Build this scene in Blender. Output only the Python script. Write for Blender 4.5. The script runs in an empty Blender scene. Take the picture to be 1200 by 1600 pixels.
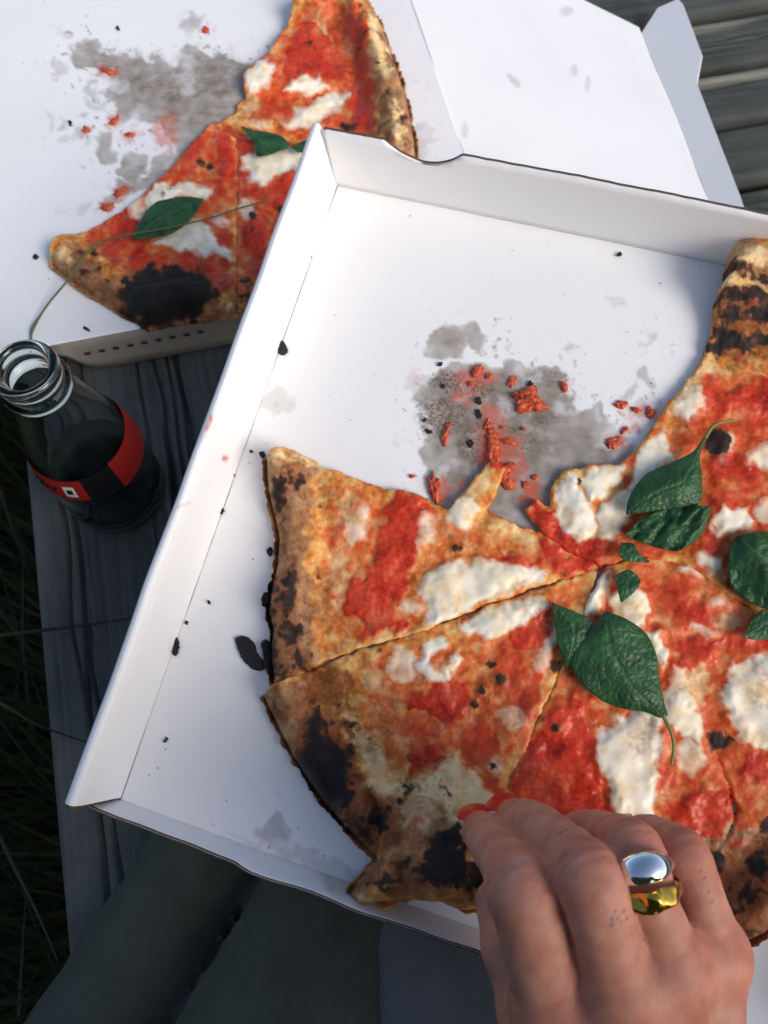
import bpy, math, numpy as np
from mathutils import Matrix, Vector
rad = math.radians
scene = bpy.context.scene

# ------------------------------------------------------------------ camera
# world: Z up, origin on the table top under the camera, metres
FPX, CX, CY, HCAM = 1250.0, 600.0, 800.0, 0.473
_dn = np.array([(580 - CX) / FPX, -(1270 - CY) / FPX, -1.0]); _dn /= np.linalg.norm(_dn)
_Z = -_dn
_F = np.array([0, 0, -1.0]); _Y = _F - _Z * (_Z @ _F); _Y /= np.linalg.norm(_Y)
_X = np.cross(_Y, _Z)
WM = np.stack([_X, _Y, _Z])
CAM = np.array([0, 0, HCAM])
cam = bpy.data.cameras.new('camera')
cam.sensor_fit = 'VERTICAL'; cam.sensor_height = 24.0; cam.lens = 24.0 * FPX / 1600.0
cam.clip_start = 0.01; cam.clip_end = 1000
cam.dof.use_dof = True; cam.dof.focus_distance = 0.335; cam.dof.aperture_fstop = 11.0
camo = bpy.data.objects.new('camera', cam); scene.collection.objects.link(camo)
camo.matrix_world = Matrix.Translation(Vector(CAM)) @ Matrix([list(r) for r in WM]).to_4x4()
scene.camera = camo
scene.render.resolution_x = 768; scene.render.resolution_y = 1024

# ------------------------------------------------------------------ sky, sun, exposure
SUN_EL, SUN_AZ = rad(38), rad(-34)           # azimuth measured from +X towards +Y
world = bpy.data.worlds.new('World'); scene.world = world; world.use_nodes = True
nt = world.node_tree; bg = nt.nodes['Background']
sky = nt.nodes.new('ShaderNodeTexSky'); sky.sky_type = 'NISHITA'; sky.sun_disc = False
sky.sun_elevation = SUN_EL; sky.sun_rotation = math.pi / 2 - SUN_AZ
sky.air_density = 1.0; sky.dust_density = 2.0
nt.links.new(sky.outputs[0], bg.inputs[0]); bg.inputs[1].default_value = 0.13
sun = bpy.data.lights.new('sun', 'SUN'); sun.energy = 2.1; sun.angle = rad(32); sun.color = (1.0, 0.92, 0.83)
suno = bpy.data.objects.new('sun', sun); scene.collection.objects.link(suno)
_sd = Vector((math.cos(SUN_EL) * math.cos(SUN_AZ), math.cos(SUN_EL) * math.sin(SUN_AZ), math.sin(SUN_EL)))
suno.rotation_euler = _sd.to_track_quat('Z', 'Y').to_euler(); suno.location = (2, 1, 3)
vs = scene.view_settings
vs.view_transform = 'Standard'; vs.look = 'None'; vs.gamma = 1.0; vs.use_curve_mapping = False
vs.exposure = 0.32

# ------------------------------------------------------------------ geometry helpers
def rays(px, py):
    c = np.stack([(np.asarray(px, float) - CX) / FPX, (CY - np.asarray(py, float)) / FPX, -np.ones_like(np.asarray(px, float))], -1)
    return c @ WM.T
def onz(px, py, z):
    d = rays(px, py); t = (np.asarray(z) - HCAM) / d[..., 2]
    return CAM + t[..., None] * d
def project(P):
    c = (np.asarray(P) - CAM) @ WM
    return CX + FPX * c[..., 0] / -c[..., 2], CY - FPX * c[..., 1] / -c[..., 2]

class Plane:
    """a tilted panel: origin O, axes U (right) V (towards the lap), normal N up"""
    def __init__(s, O, U, V):
        s.O = np.array(O, float); s.U = np.array(U, float) / np.linalg.norm(U)
        V = np.array(V, float); V = V - s.U * (V @ s.U); s.V = V / np.linalg.norm(V)
        s.N = np.cross(s.V, s.U)
    def at(s, u, v, h=0.0):
        u, v, h = np.broadcast_arrays(np.asarray(u, float), v, h)
        return s.O + u[..., None] * s.U + v[..., None] * s.V + h[..., None] * s.N
    def uv(s, px, py, h=0.0):
        d = rays(px, py); h = np.asarray(h, float)
        t = ((s.O - CAM) @ s.N + h) / (d @ s.N)
        q = CAM + t[..., None] * d - s.O
        return q @ s.U, q @ s.V
    def P(s, px, py, h=0.0):
        u, v = s.uv(np.asarray(px, float), np.asarray(py, float), h)
        return s.at(u, v, h)
BOX = Plane((-.0323, .316, .132), (.3169, -.0882, .0269), (-.0833, -.3151, -.0515))
S = 0.33
_a = 15.5 * math.pi / 180
ADIR = np.array([math.cos(_a), math.sin(_a), 0]); BDIR = np.array([math.sin(_a), -math.cos(_a), 0])
BZ = 0.034
BACK = Plane((-.216 - .20 * ADIR[0] - .36 * BDIR[0], .268 - .20 * ADIR[1] - .36 * BDIR[1], BZ), ADIR, BDIR)

def srgb(r, g, b):
    f = lambda c: (c / 255 / 12.92) if c / 255 <= 0.04045 else ((c / 255 + 0.055) / 1.055) ** 2.4
    return (f(r), f(g), f(b), 1.0)

_rng = np.random.RandomState(7)
_perm = np.concatenate([_rng.permutation(256)] * 3)
_g2 = np.stack([np.cos(np.arange(256) * 2.399963), np.sin(np.arange(256) * 2.399963)], 1)
_g3 = _rng.normal(size=(256, 3)); _g3 /= np.linalg.norm(_g3, axis=1)[:, None]
def fade(t): return t * t * t * (t * (t * 6 - 15) + 10)
def noise2(x, y, seed=0):
    x = x + seed * 17.31; y = y - seed * 9.77
    xi = np.floor(x).astype(int); yi = np.floor(y).astype(int)
    xf = x - xi; yf = y - yi; xi &= 255; yi &= 255
    u = fade(xf); v = fade(yf)
    def g(i, j):
        k = _perm[_perm[xi + i] + yi + j]
        return _g2[k, 0] * (xf - i) + _g2[k, 1] * (yf - j)
    a = g(0, 0); b = g(1, 0); c = g(0, 1); d = g(1, 1)
    return 1.5 * ((a + u * (b - a)) * (1 - v) + (c + u * (d - c)) * v)
def fbm2(x, y, o=4, seed=0, gain=.5):
    r = 0; a = 1; s = 0
    for i in range(o):
        r = r + a * noise2(x * 2 ** i, y * 2 ** i, seed + i * 3); s += a; a *= gain
    return r / s * 1.3
def noise3(p, seed=0):
    p = p + seed * 13.7; i = np.floor(p).astype(int); f = p - i; i &= 255; w = fade(f)
    r = 0
    for a in (0, 1):
        for b in (0, 1):
            for c in (0, 1):
                k = _perm[_perm[_perm[i[..., 0] + a] + i[..., 1] + b] + i[..., 2] + c]
                g = (_g3[k] * (f - np.array([a, b, c]))).sum(-1)
                r = r + g * (w[..., 0] if a else 1 - w[..., 0]) * (w[..., 1] if b else 1 - w[..., 1]) * (w[..., 2] if c else 1 - w[..., 2])
    return r * 1.6
def sstep(a, b, x):
    t = np.clip((x - a) / (b - a), 0, 1); return t * t * (3 - 2 * t)

def polysd(poly, x, y, margin=40.0, closed=True):
    poly = np.asarray(poly, float); out = np.full(x.shape, margin, float)
    lo = poly.min(0) - margin; hi = poly.max(0) + margin
    sel = (x > lo[0]) & (x < hi[0]) & (y > lo[1]) & (y < hi[1])
    if not sel.any(): return out
    X = x[sel]; Yy = y[sel]; d2 = np.full(X.shape, margin ** 2); ins = np.zeros(X.shape, bool)
    n = len(poly)
    for i in range(n if closed else n - 1):
        a = poly[i]; b = poly[(i + 1) % n]; e = b - a
        t = np.clip(((X - a[0]) * e[0] + (Yy - a[1]) * e[1]) / (e @ e + 1e-12), 0, 1)
        d2 = np.minimum(d2, (X - a[0] - t * e[0]) ** 2 + (Yy - a[1] - t * e[1]) ** 2)
        if closed and a[1] != b[1]:
            c = ((a[1] > Yy) != (b[1] > Yy)) & (X < a[0] + (Yy - a[1]) / (b[1] - a[1]) * e[0])
            ins ^= c
    d = np.sqrt(d2)
    out[sel] = np.where(ins, -d, d)
    return out
def ell(cx, cy, rx, ry, rot=0, n=14):
    t = np.arange(n) / n * 2 * math.pi; c, s = math.cos(rad(rot)), math.sin(rad(rot))
    return np.stack([cx + rx * np.cos(t) * c - ry * np.sin(t) * s, cy + rx * np.cos(t) * s + ry * np.sin(t) * c], 1)
def smooth_poly(p, it=2):
    p = np.asarray(p, float)
    for _ in range(it):
        q = np.roll(p, -1, 0); p = np.stack([.75 * p + .25 * q, .25 * p + .75 * q], 1).reshape(-1, 2)
    return p

# ------------------------------------------------------------------ object helpers
COL = scene.collection
def mesh_data(name, V, faces, attrs=None, smooth=True):
    """faces: list of int arrays (N,3)/(N,4)"""
    me = bpy.data.meshes.new(name); V = np.ascontiguousarray(V, np.float32)
    faces = [np.asarray(f, np.int32) for f in faces if len(f)]
    me.vertices.add(len(V)); me.vertices.foreach_set('co', V.ravel())
    loops = np.concatenate([f.ravel() for f in faces])
    tot = np.concatenate([np.full(len(f), f.shape[1], np.int32) for f in faces])
    st = np.concatenate([[0], np.cumsum(tot)[:-1]]).astype(np.int32)
    me.loops.add(len(loops)); me.loops.foreach_set('vertex_index', loops)
    me.polygons.add(len(tot)); me.polygons.foreach_set('loop_start', st)
    me.update(calc_edges=True); me.validate()
    me.polygons.foreach_set('use_smooth', np.full(len(me.polygons), bool(smooth)))
    for k, a in (attrs or {}).items():
        a = np.asarray(a, np.float32)
        if a.ndim == 2:
            at = me.attributes.new(k, 'FLOAT_COLOR', 'POINT'); at.data.foreach_set('color', np.ascontiguousarray(a).ravel())
        else:
            at = me.attributes.new(k, 'FLOAT', 'POINT'); at.data.foreach_set('value', a)
    return me
def tag(o, label=None, cat=None, group=None, kind=None):
    if label: o['label'] = label
    if cat: o['category'] = cat
    if group: o['group'] = group
    if kind: o['kind'] = kind
    return o
def mk(name, V, faces, m, parent=None, attrs=None, smooth=True, origin=None):
    V = np.asarray(V, float)
    if parent is not None:
        base = ORI[parent.name]
    else:
        base = np.array(origin) if origin is not None else np.array([*(V.min(0) + V.max(0))[:2] / 2, V[:, 2].min()])
    o = bpy.data.objects.new(name, mesh_data(name, V - base, faces, attrs, smooth))
    COL.objects.link(o); o.data.materials.append(m)
    if parent is not None: o.parent = parent
    else: o.location = base
    ORI[o.name] = base
    return o
ORI = {}
def thing(name, loc, label, cat, group=None):
    o = bpy.data.objects.new(name, None); COL.objects.link(o); o.location = loc; o.empty_display_size = .02
    ORI[o.name] = np.array(loc, float)
    return tag(o, label, cat, group)

def surface_nets(F, org, st):
    nx, ny, nz = F.shape; ins = F < 0
    cs = [(i, j, k) for i in (0, 1) for j in (0, 1) for k in (0, 1)]
    sl = lambda A, i, j, k: A[i:nx - 1 + i, j:ny - 1 + j, k:nz - 1 + k]
    cnt = sum(sl(ins, *c).astype(np.int8) for c in cs)
    act = (cnt > 0) & (cnt < 8)
    ci = np.argwhere(act); idx = np.full(act.shape, -1, np.int32); idx[act] = np.arange(len(ci))
    pos = np.zeros((len(ci), 3)); num = np.zeros(len(ci))
    for a in cs:
        for ax in range(3):
            if a[ax]: continue
            b = list(a); b[ax] = 1
            fa = F[ci[:, 0] + a[0], ci[:, 1] + a[1], ci[:, 2] + a[2]]; fb = F[ci[:, 0] + b[0], ci[:, 1] + b[1], ci[:, 2] + b[2]]
            x = (fa < 0) != (fb < 0); t = np.where(x, fa / np.where(x, fa - fb, 1), 0)
            q = np.array(a, float) + np.eye(3)[ax] * t[:, None]
            pos[x] += q[x]; num += x
    V = (ci + pos / num[:, None]) * st + org
    fs = []
    for ax in range(3):
        o1, o2 = (ax + 1) % 3, (ax + 2) % 3
        A = np.moveaxis(ins, ax, 0); s = np.moveaxis(ins, (ax, o1, o2), (0, 1, 2)); I = np.moveaxis(idx, (ax, o1, o2), (0, 1, 2))
        e = s[:-1] != s[1:]; e[:, 0] = False; e[:, -1] = False; e[:, :, 0] = False; e[:, :, -1] = False
        k = np.argwhere(e); i, j, l = k.T
        q = np.stack([I[i, j - 1, l - 1], I[i, j, l - 1], I[i, j, l], I[i, j - 1, l]], 1)
        fl = ~s[i, j, l]; q[fl] = q[fl][:, ::-1]
        fs.append(q)
    return V, np.concatenate(fs)
def capsule(P, a, b, ra, rb):
    a = np.asarray(a, float); b = np.asarray(b, float); e = b - a
    t = np.clip(((P - a) @ e) / (e @ e + 1e-12), 0, 1)
    return np.linalg.norm(P - a - t[..., None] * e, axis=-1) - (ra + (rb - ra) * t)
def smin(a, b, k):
    h = np.clip(.5 + .5 * (b - a) / k, 0, 1); return b + (a - b) * h - k * h * (1 - h)
def gridpts(lo, hi, st):
    lo = np.asarray(lo, float); n = np.ceil((np.asarray(hi) - lo) / st).astype(int) + 1
    g = np.stack(np.meshgrid(*[lo[i] + st * np.arange(n[i]) for i in range(3)], indexing='ij'), -1)
    return g, lo

def lathe(profile, n=48):
    pr = np.asarray(profile, float); t = np.arange(n) / n * 2 * math.pi
    V = np.stack([pr[:, 0, None] * np.cos(t), pr[:, 0, None] * np.sin(t), np.broadcast_to(pr[:, 1, None], (len(pr), n))], -1).reshape(-1, 3)
    f = []
    for i in range(len(pr) - 1):
        k = np.arange(n); f.append(np.stack([i * n + k, i * n + (k + 1) % n, (i + 1) * n + (k + 1) % n, (i + 1) * n + k], 1))
    return V, [np.concatenate(f)]
def tube(pts, radii, n=8):
    pts = np.asarray(pts, float); m = len(pts); radii = np.broadcast_to(np.asarray(radii, float), (m,))
    T = np.gradient(pts, axis=0); T /= np.linalg.norm(T, axis=1)[:, None]
    ref = np.array([0.13, .21, .97]); A = np.cross(T, ref); A /= np.linalg.norm(A, axis=1)[:, None]; B = np.cross(T, A)
    t = np.arange(n) / n * 2 * math.pi
    V = (pts[:, None] + radii[:, None, None] * (np.cos(t)[None, :, None] * A[:, None] + np.sin(t)[None, :, None] * B[:, None])).reshape(-1, 3)
    f = []; k = np.arange(n)
    for i in range(m - 1): f.append(np.stack([i * n + k, i * n + (k + 1) % n, (i + 1) * n + (k + 1) % n, (i + 1) * n + k], 1))
    return V, [np.concatenate(f), ]
def catmull(p, n=8):
    p = np.asarray(p, float); q = np.concatenate([[2 * p[0] - p[1]], p, [2 * p[-1] - p[-2]]]); out = []
    for i in range(1, len(q) - 2):
        for t in np.arange(n) / n:
            a, b, c, d = q[i - 1], q[i], q[i + 1], q[i + 2]
            out.append(.5 * (2 * b + (c - a) * t + (2 * a - 5 * b + 4 * c - d) * t * t + (3 * b - 3 * c + d - a) * t ** 3))
    out.append(p[-1]); return np.array(out)
def grid_faces(nu, nv):
    i, j = np.meshgrid(np.arange(nu - 1), np.arange(nv - 1), indexing='ij'); a = (i * nv + j).ravel()
    return np.stack([a, a + nv, a + nv + 1, a + 1], 1)
def slab(p00, p10, p11, p01, thick, nrm, nu=2, nv=2, warp=None):
    """a bilinear panel with thickness (top at the given corners), returned as verts, faces"""
    s, t = np.meshgrid(np.linspace(0, 1, nu), np.linspace(0, 1, nv), indexing='ij'); s = s[..., None]; t = t[..., None]
    P = (1 - s) * (1 - t) * p00 + s * (1 - t) * p10 + s * t * p11 + (1 - s) * t * p01
    if warp is not None: P = warp(P, s[..., 0], t[..., 0])
    return extrude_grid(P, thick, nrm)
def extrude_grid(P, thick, nrm):
    nu, nv = P.shape[:2]; top = P.reshape(-1, 3); bot = top - np.asarray(nrm) * thick; n = nu * nv
    gf = grid_faces(nu, nv); V = np.concatenate([top, bot])
    ring = np.concatenate([np.arange(nu - 1) * nv, (nu - 1) * nv + np.arange(nv - 1), (nu - 1 - np.arange(nu - 1)) * nv + nv - 1, nv - 1 - np.arange(nv - 1)])
    nx = np.roll(ring, -1); rs = np.stack([ring, ring + n, nx + n, nx], 1)
    return V, [gf, gf[:, ::-1] + n, rs]

# ------------------------------------------------------------------ material helpers
class NT:
    def __init__(s, name, rough=.6, spec=.5, col=None):
        s.m = bpy.data.materials.new(name); s.m.use_nodes = True; s.t = s.m.node_tree; s.b = s.t.nodes['Principled BSDF']
        s.b.inputs['Roughness'].default_value = rough; s.b.inputs['Specular IOR Level'].default_value = spec
        if col: s.b.inputs['Base Color'].default_value = col
    def n(s, ty, **kw):
        x = s.t.nodes.new('ShaderNode' + ty)
        for k, v in kw.items():
            if k.startswith('i_'): x.inputs[k[2:].replace('_', ' ')].default_value = v
            else: setattr(x, k, v)
        return x
    def l(s, a, b): s.t.links.new(a, b); return s
    def set(s, inp, v):
        if isinstance(v, bpy.types.NodeSocket): s.t.links.new(v, inp)
        else: inp.default_value = v
    def math(s, op, a, b=None, clamp=False):
        x = s.n('Math', operation=op); x.use_clamp = clamp; s.set(x.inputs[0], a)
        if b is not None: s.set(x.inputs[1], b)
        return x.outputs[0]
    def mix(s, f, a, b, blend='MIX'):
        x = s.n('Mix', data_type='RGBA', blend_type=blend); s.set(x.inputs[0], f); s.set(x.inputs[6], a); s.set(x.inputs[7], b)
        return x.outputs[2]
    def mixf(s, f, a, b):
        x = s.n('Mix', data_type='FLOAT'); s.set(x.inputs[0], f); s.set(x.inputs[2], a); s.set(x.inputs[3], b); return x.outputs[0]
    def obj(s): return s.n('TexCoord').outputs['Object']
    def noise(s, scale, detail=4, rough=.55, vec=None, dist=0):
        x = s.n('TexNoise'); x.inputs['Scale'].default_value = scale; x.inputs['Detail'].default_value = detail
        x.inputs['Roughness'].default_value = rough; x.inputs['Distortion'].default_value = dist
        s.l(vec if vec is not None else s.obj(), x.inputs['Vector']); return x.outputs['Fac']
    def ramp(s, f, stops):
        x = s.n('ValToRGB'); s.l(f, x.inputs[0]); r = x.color_ramp
        while len(r.elements) < len(stops): r.elements.new(.5)
        for e, (p, c) in zip(r.elements, stops): e.position = p; e.color = c if len(c) == 4 else (*c, 1)
        return x.outputs[0]
    def mr(s, f, a, b, c=0., d=1.):
        x = s.n('MapRange'); s.l(f, x.inputs[0])
        for i, v in zip((1, 2, 3, 4), (a, b, c, d)): x.inputs[i].default_value = v
        return x.outputs[0]
    def attr(s, name):
        x = s.n('Attribute'); x.attribute_name = name; return x
    def bump(s, h, strength=.3, dist=.001):
        x = s.n('Bump'); x.inputs['Strength'].default_value = strength; x.inputs['Distance'].default_value = dist
        s.l(h, x.inputs['Height']); s.l(x.outputs[0], s.b.inputs['Normal'])
    def col(s, c): s.set(s.b.inputs['Base Color'], c); return s
# ------------------------------------------------------------------ materials
def m_card(name, stained=False):
    k = NT(name, .62, .35)
    n1 = k.noise(900, 3); n2 = k.noise(14, 3)
    c = k.mix(k.mr(n2, .3, .7), (.80, .80, .80, 1), (.84, .835, .83, 1))
    if stained:
        a = k.attr('stain'); sp = k.n('SeparateColor'); k.l(a.outputs['Color'], sp.inputs[0])
        fine = k.noise(700, 4, .7); fine2 = k.noise(120, 3, .5)
        tc = k.n('TexCoord').outputs['Object']
        at = k.attr('flute').outputs['Fac']
        # flutes of the corrugation show through where the paper is soaked
        w = k.math('SINE', k.math('MULTIPLY', at, 2 * math.pi / .0042)); w2 = k.mr(k.math('ADD', w, k.math('MULTIPLY', fine2, .5)), .90, 1.35)
        g = k.math('ADD', sp.outputs[0], k.math('MULTIPLY', k.math('SUBTRACT', fine2, .5), k.math('MULTIPLY', sp.outputs[0], .25)), clamp=True)
        gc = k.mix(k.mr(fine2, .3, .7), srgb(168, 160, 150), srgb(134, 124, 112))
        gc = k.mix(k.math('MULTIPLY', w2, k.mr(k.noise(45, 3), .4, .65, 0, .4)), gc, srgb(96, 98, 102))
        c = k.mix(g, c, gc)
        b = k.math('MULTIPLY', sp.outputs[1], k.mr(fine, .35, .62), clamp=True)
        c = k.mix(b, c, k.mix(fine2, srgb(120, 84, 60), srgb(58, 44, 38)))
        r = k.math('MULTIPLY', sp.outputs[2], k.mr(fine2, .2, .5), clamp=True)
        c = k.mix(r, c, srgb(200, 88, 58))
        k.set(k.b.inputs['Roughness'], k.mixf(g, .62, .42))
    k.col(c); k.bump(n1, .12, .0004)
    return k.m
M_CARD = m_card('white_card'); M_STAIN = m_card('stained_white_card', True)
def m_kraft(name, c1, c2):
    k = NT(name, .8, .2); k.col(k.mix(k.noise(420, 3), c1, c2)); return k.m
M_KRAFT = m_kraft('kraft_edge', srgb(120, 100, 84), srgb(50, 44, 42))
M_GREYKRAFT = m_kraft('grey_kraft', srgb(150, 142, 132), srgb(128, 122, 114))

def m_wood(name, dark, light, axis_len=18, streak=240, lichen=0.0):
    k = NT(name, .82, .25)
    tc = k.obj(); mp = k.n('Mapping'); mp.inputs['Scale'].default_value = (1, .035, 1); k.l(tc, mp.inputs[0])
    g = k.noise(streak, 6, .65, mp.outputs[0], .3); g2 = k.noise(60, 4, .6, mp.outputs[0]); blot = k.noise(11, 4, .6)
    c = k.mix(k.mr(g, .3, .7), dark, light); c = k.mix(k.mr(g2, .35, .7, 0, .6), c, tuple(x * .45 for x in dark[:3]) + (1,))
    wr = k.attr('edge_light').outputs['Fac']; c = k.mix(k.math('MULTIPLY', wr, k.mr(g2, .3, .6, .25, 1)), c, srgb(150, 148, 134))  # pale tone for the light painted along slat edges
    c = k.mix(k.mr(blot, .35, .75, 0, .5), c, tuple(min(1, x * 1.5) for x in light[:3]) + (1,))
    k.col(c); k.bump(k.math('ADD', g, k.math('MULTIPLY', g2, .6)), .6, .0016); return k.m
M_WOOD = m_wood('weathered_table_wood', srgb(58, 58, 57), srgb(104, 104, 100))
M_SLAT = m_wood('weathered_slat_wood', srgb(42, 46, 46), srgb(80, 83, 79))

def m_soil():
    k = NT('soil', .95, .1); k.col(k.mix(k.noise(30, 6), srgb(28, 32, 20), srgb(52, 56, 36))); return k.m
M_SOIL = m_soil()
def m_grass(name, a, b):
    k = NT(name, .55, .3); k.col(k.mix(k.noise(9, 2), a, b)); return k.m
M_GRASS = m_grass('grass_blades', srgb(18, 28, 15), srgb(42, 54, 28))

# ------------------------------------------------------------------ the setting
V, f = slab(*[np.array(p, float) for p in ((-150, -150, -.42), (150, -150, -.42), (150, 150, -.42), (-150, 150, -.42))], .5, (0, 0, 1))
tag(mk('ground', V, f, M_SOIL, smooth=False), 'dark soil ground below the wooden table', kind='structure')

# table: one wide board at the end (grain towards the lap) and cross slats behind it
tbl = thing('wooden_table', (0, .3, -.42), 'weathered grey wooden table of boards and slats under the pizza boxes', 'table')
def board(name, o, width, length, mat, seed, thick=.026, step=.0012, crack=1.0, axis=BDIR, side=ADIR):
    """o = corner at z=0; runs `length` along axis and `width` along side, weathered top with raised grain"""
    nu = int(width / step) + 1; nv = int(length / (step * 5)) + 1
    a, b = np.meshgrid(np.linspace(0, width, nu), np.linspace(0, length, nv), indexing='ij')
    x = a * 1000 + 3.0 * noise2(b * 9, a * 6, seed) * 2
    gr = fbm2(x / 7, b * 6, 4, seed); gr2 = noise2(x / 26, b * 3.0, seed + 5)
    z = -.0006 + gr * .0007
    for i in range(int(crack * 9)):
        r = np.random.RandomState(seed * 31 + i); c = r.uniform(.06, .94) * width; s0 = r.uniform(-.1, .8) * length; L = r.uniform(.15, .5) * length
        w = r.uniform(.0006, .0015)
        d = np.abs(a - c - .004 * noise2(b * 14, b * 0 + i, seed + i))
        z -= .0060 * np.exp(-(d / w) ** 2) * sstep(s0, s0 + .05, b) * (1 - sstep(s0 + L - .05, s0 + L, b))
    e = np.minimum(np.minimum(a, width - a), np.minimum(b, length - b)); z -= .003 * (1 - sstep(0, .004, e)) ** 2
    P = np.asarray(o) + a[..., None] * side + b[..., None] * axis + z[..., None] * np.array([0, 0, 1.])
    V, f = extrude_grid(P, thick, (0, 0, 1))
    edge_light = np.exp(-((a - .008) / .004) ** 2) * sstep(-.25, .35, noise2(b * 7, a * 30, seed + 8)); edge_light = np.concatenate([edge_light.ravel()] * 2) * (1 if mat is M_SLAT else 0)  # light caught on one slat edge, painted as a broken pale streak
    ob = mk(name, V, f, mat, tbl, {'edge_light': edge_light})
    # keep the grain direction in the object's own axes
    R = Matrix([[side[0], axis[0] * 1, 0], [side[1], axis[1] * 1, 0], [0, 0, 1]])
    return ob
def rot_local(ob, side, axis):
    """turn the part so that its local Y runs along the board"""
    R = np.stack([side, -axis if np.cross(side, axis)[2] < 0 else axis, [0, 0, 1]], 1)
    n = len(ob.data.vertices); co = np.empty(n * 3, np.float32); ob.data.vertices.foreach_get('co', co)
    co = co.reshape(-1, 3) @ R; ob.data.vertices.foreach_set('co', co.astype(np.float32).ravel())
    ob.rotation_euler = Matrix([list(r) for r in R]).to_euler()
edge0 = np.array([-.243, .243, 0])                     # a point on the left edge of the end board
start = edge0 - BDIR * .62
p = start.copy()
for i, w in enumerate((.150, .150, .15)):
    ob = board('board', p, w, 1.3, M_WOOD, 3 + i, crack=2.2); rot_local(ob, ADIR, BDIR); p = p + ADIR * (w + .005)
# slats to the right, running across
q0 = start + ADIR * .475 + BDIR * (-.25)
for i in range(18):
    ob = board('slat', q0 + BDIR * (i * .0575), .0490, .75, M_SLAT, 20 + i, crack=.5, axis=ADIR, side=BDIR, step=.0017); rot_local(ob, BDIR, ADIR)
    ob.location.z += .0015 * math.sin(i * 2.1)
def boxpart(name, c, s, m, parent, R=None):
    c = np.asarray(c, float); s = np.asarray(s, float) / 2
    v = np.array([[x, y, z] for x in (-1, 1) for y in (-1, 1) for z in (-1, 1)]) * s
    if R is not None: v = v @ R.T
    return mk(name, v + c, [np.array([[0, 1, 3, 2], [4, 6, 7, 5], [0, 4, 5, 1], [2, 3, 7, 6], [0, 2, 6, 4], [1, 5, 7, 3]])], m, parent, smooth=False)
RT = np.stack([ADIR, -BDIR, [0, 0, 1]], 1)
for a_, b_ in ((.06, .1), (.40, .1), (.06, 1.2), (.40, 1.2), (1.15, 1.2), (1.15, .0)):
    boxpart('leg', start + ADIR * a_ + BDIR * b_ + np.array([0, 0, -.2225]), (.06, .06, .393), M_WOOD, tbl, RT)
boxpart('rail', start + ADIR * .84 + BDIR * .9 + np.array([0, 0, -.05]), (.8, .04, .035), M_WOOD, tbl, RT)
boxpart('rail', start + ADIR * .84 + BDIR * -.1 + np.array([0, 0, -.05]), (.8, .04, .035), M_WOOD, tbl, RT)

# grass growing beside the table
def grass_mesh(n, seed):
    r = np.random.RandomState(seed); V = []; F = []
    for i in range(n):
        t = r.uniform(0, 1); base = edge0 + BDIR * (-.25 + 1.0 * t) - ADIR * (abs(r.normal(.0, .09)) + .012)
        base = np.array([base[0], base[1], -.42])
        L = r.uniform(.24, .43); az = r.uniform(0, 6.28); lean = r.uniform(.02, .30); w = r.uniform(.0012, .0028)
        az = r.normal(math.pi * 1.0, .8)
        d = np.array([math.cos(az), math.sin(az), 0]); s = np.array([-d[1], d[0], 0]); k = len(V)
        for j in range(7):
            u = j / 6; c = base + d * lean * u ** 2.2 + np.array([0, 0, L * (u - .28 * lean * u ** 3 * 2)])
            ww = w * (1 - u ** 3) + .0001
            V.append(c - s * ww); V.append(c + s * ww)
            if j: F.append((k + 2 * j - 2, k + 2 * j - 1, k + 2 * j + 1, k + 2 * j))
    return np.array(V), [np.array(F)]
V, f = grass_mesh(900, 5)
tag(mk('grass', V, f, M_GRASS), 'dark tangled grass growing beside the table edge', 'grass', kind='stuff')
def blade(name, pts, r0, label, cat='grass', mat=None, group=None):
    c = catmull(pts, 8); n = len(c); r = r0 * np.linspace(1, .25, n)
    V, f = tube(c, r, 6); return tag(mk(name, V, f, mat or M_GRASS), label, cat, group)
blade('grass_stalk', [onz(-60, 1000, .012), onz(40, 988, .006), onz(130, 977, .0035), onz(205, 966, .0035)], .0016, 'long dark green grass blade lying across the end board')
blade('grass_stalk', [onz(-40, 1075, .06), onz(20, 1110, .05), onz(60, 1133, .045), onz(135, 1160, .035)], .0013, 'short bent grass blade leaning over the board edge')
blade('grass_stalk', [onz(-30, 1240, .03), onz(10, 1330, .06), onz(55, 1420, .08), onz(90, 1500, .09)], .0013, 'thin curved grass blade rising beside the trouser leg')
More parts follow.
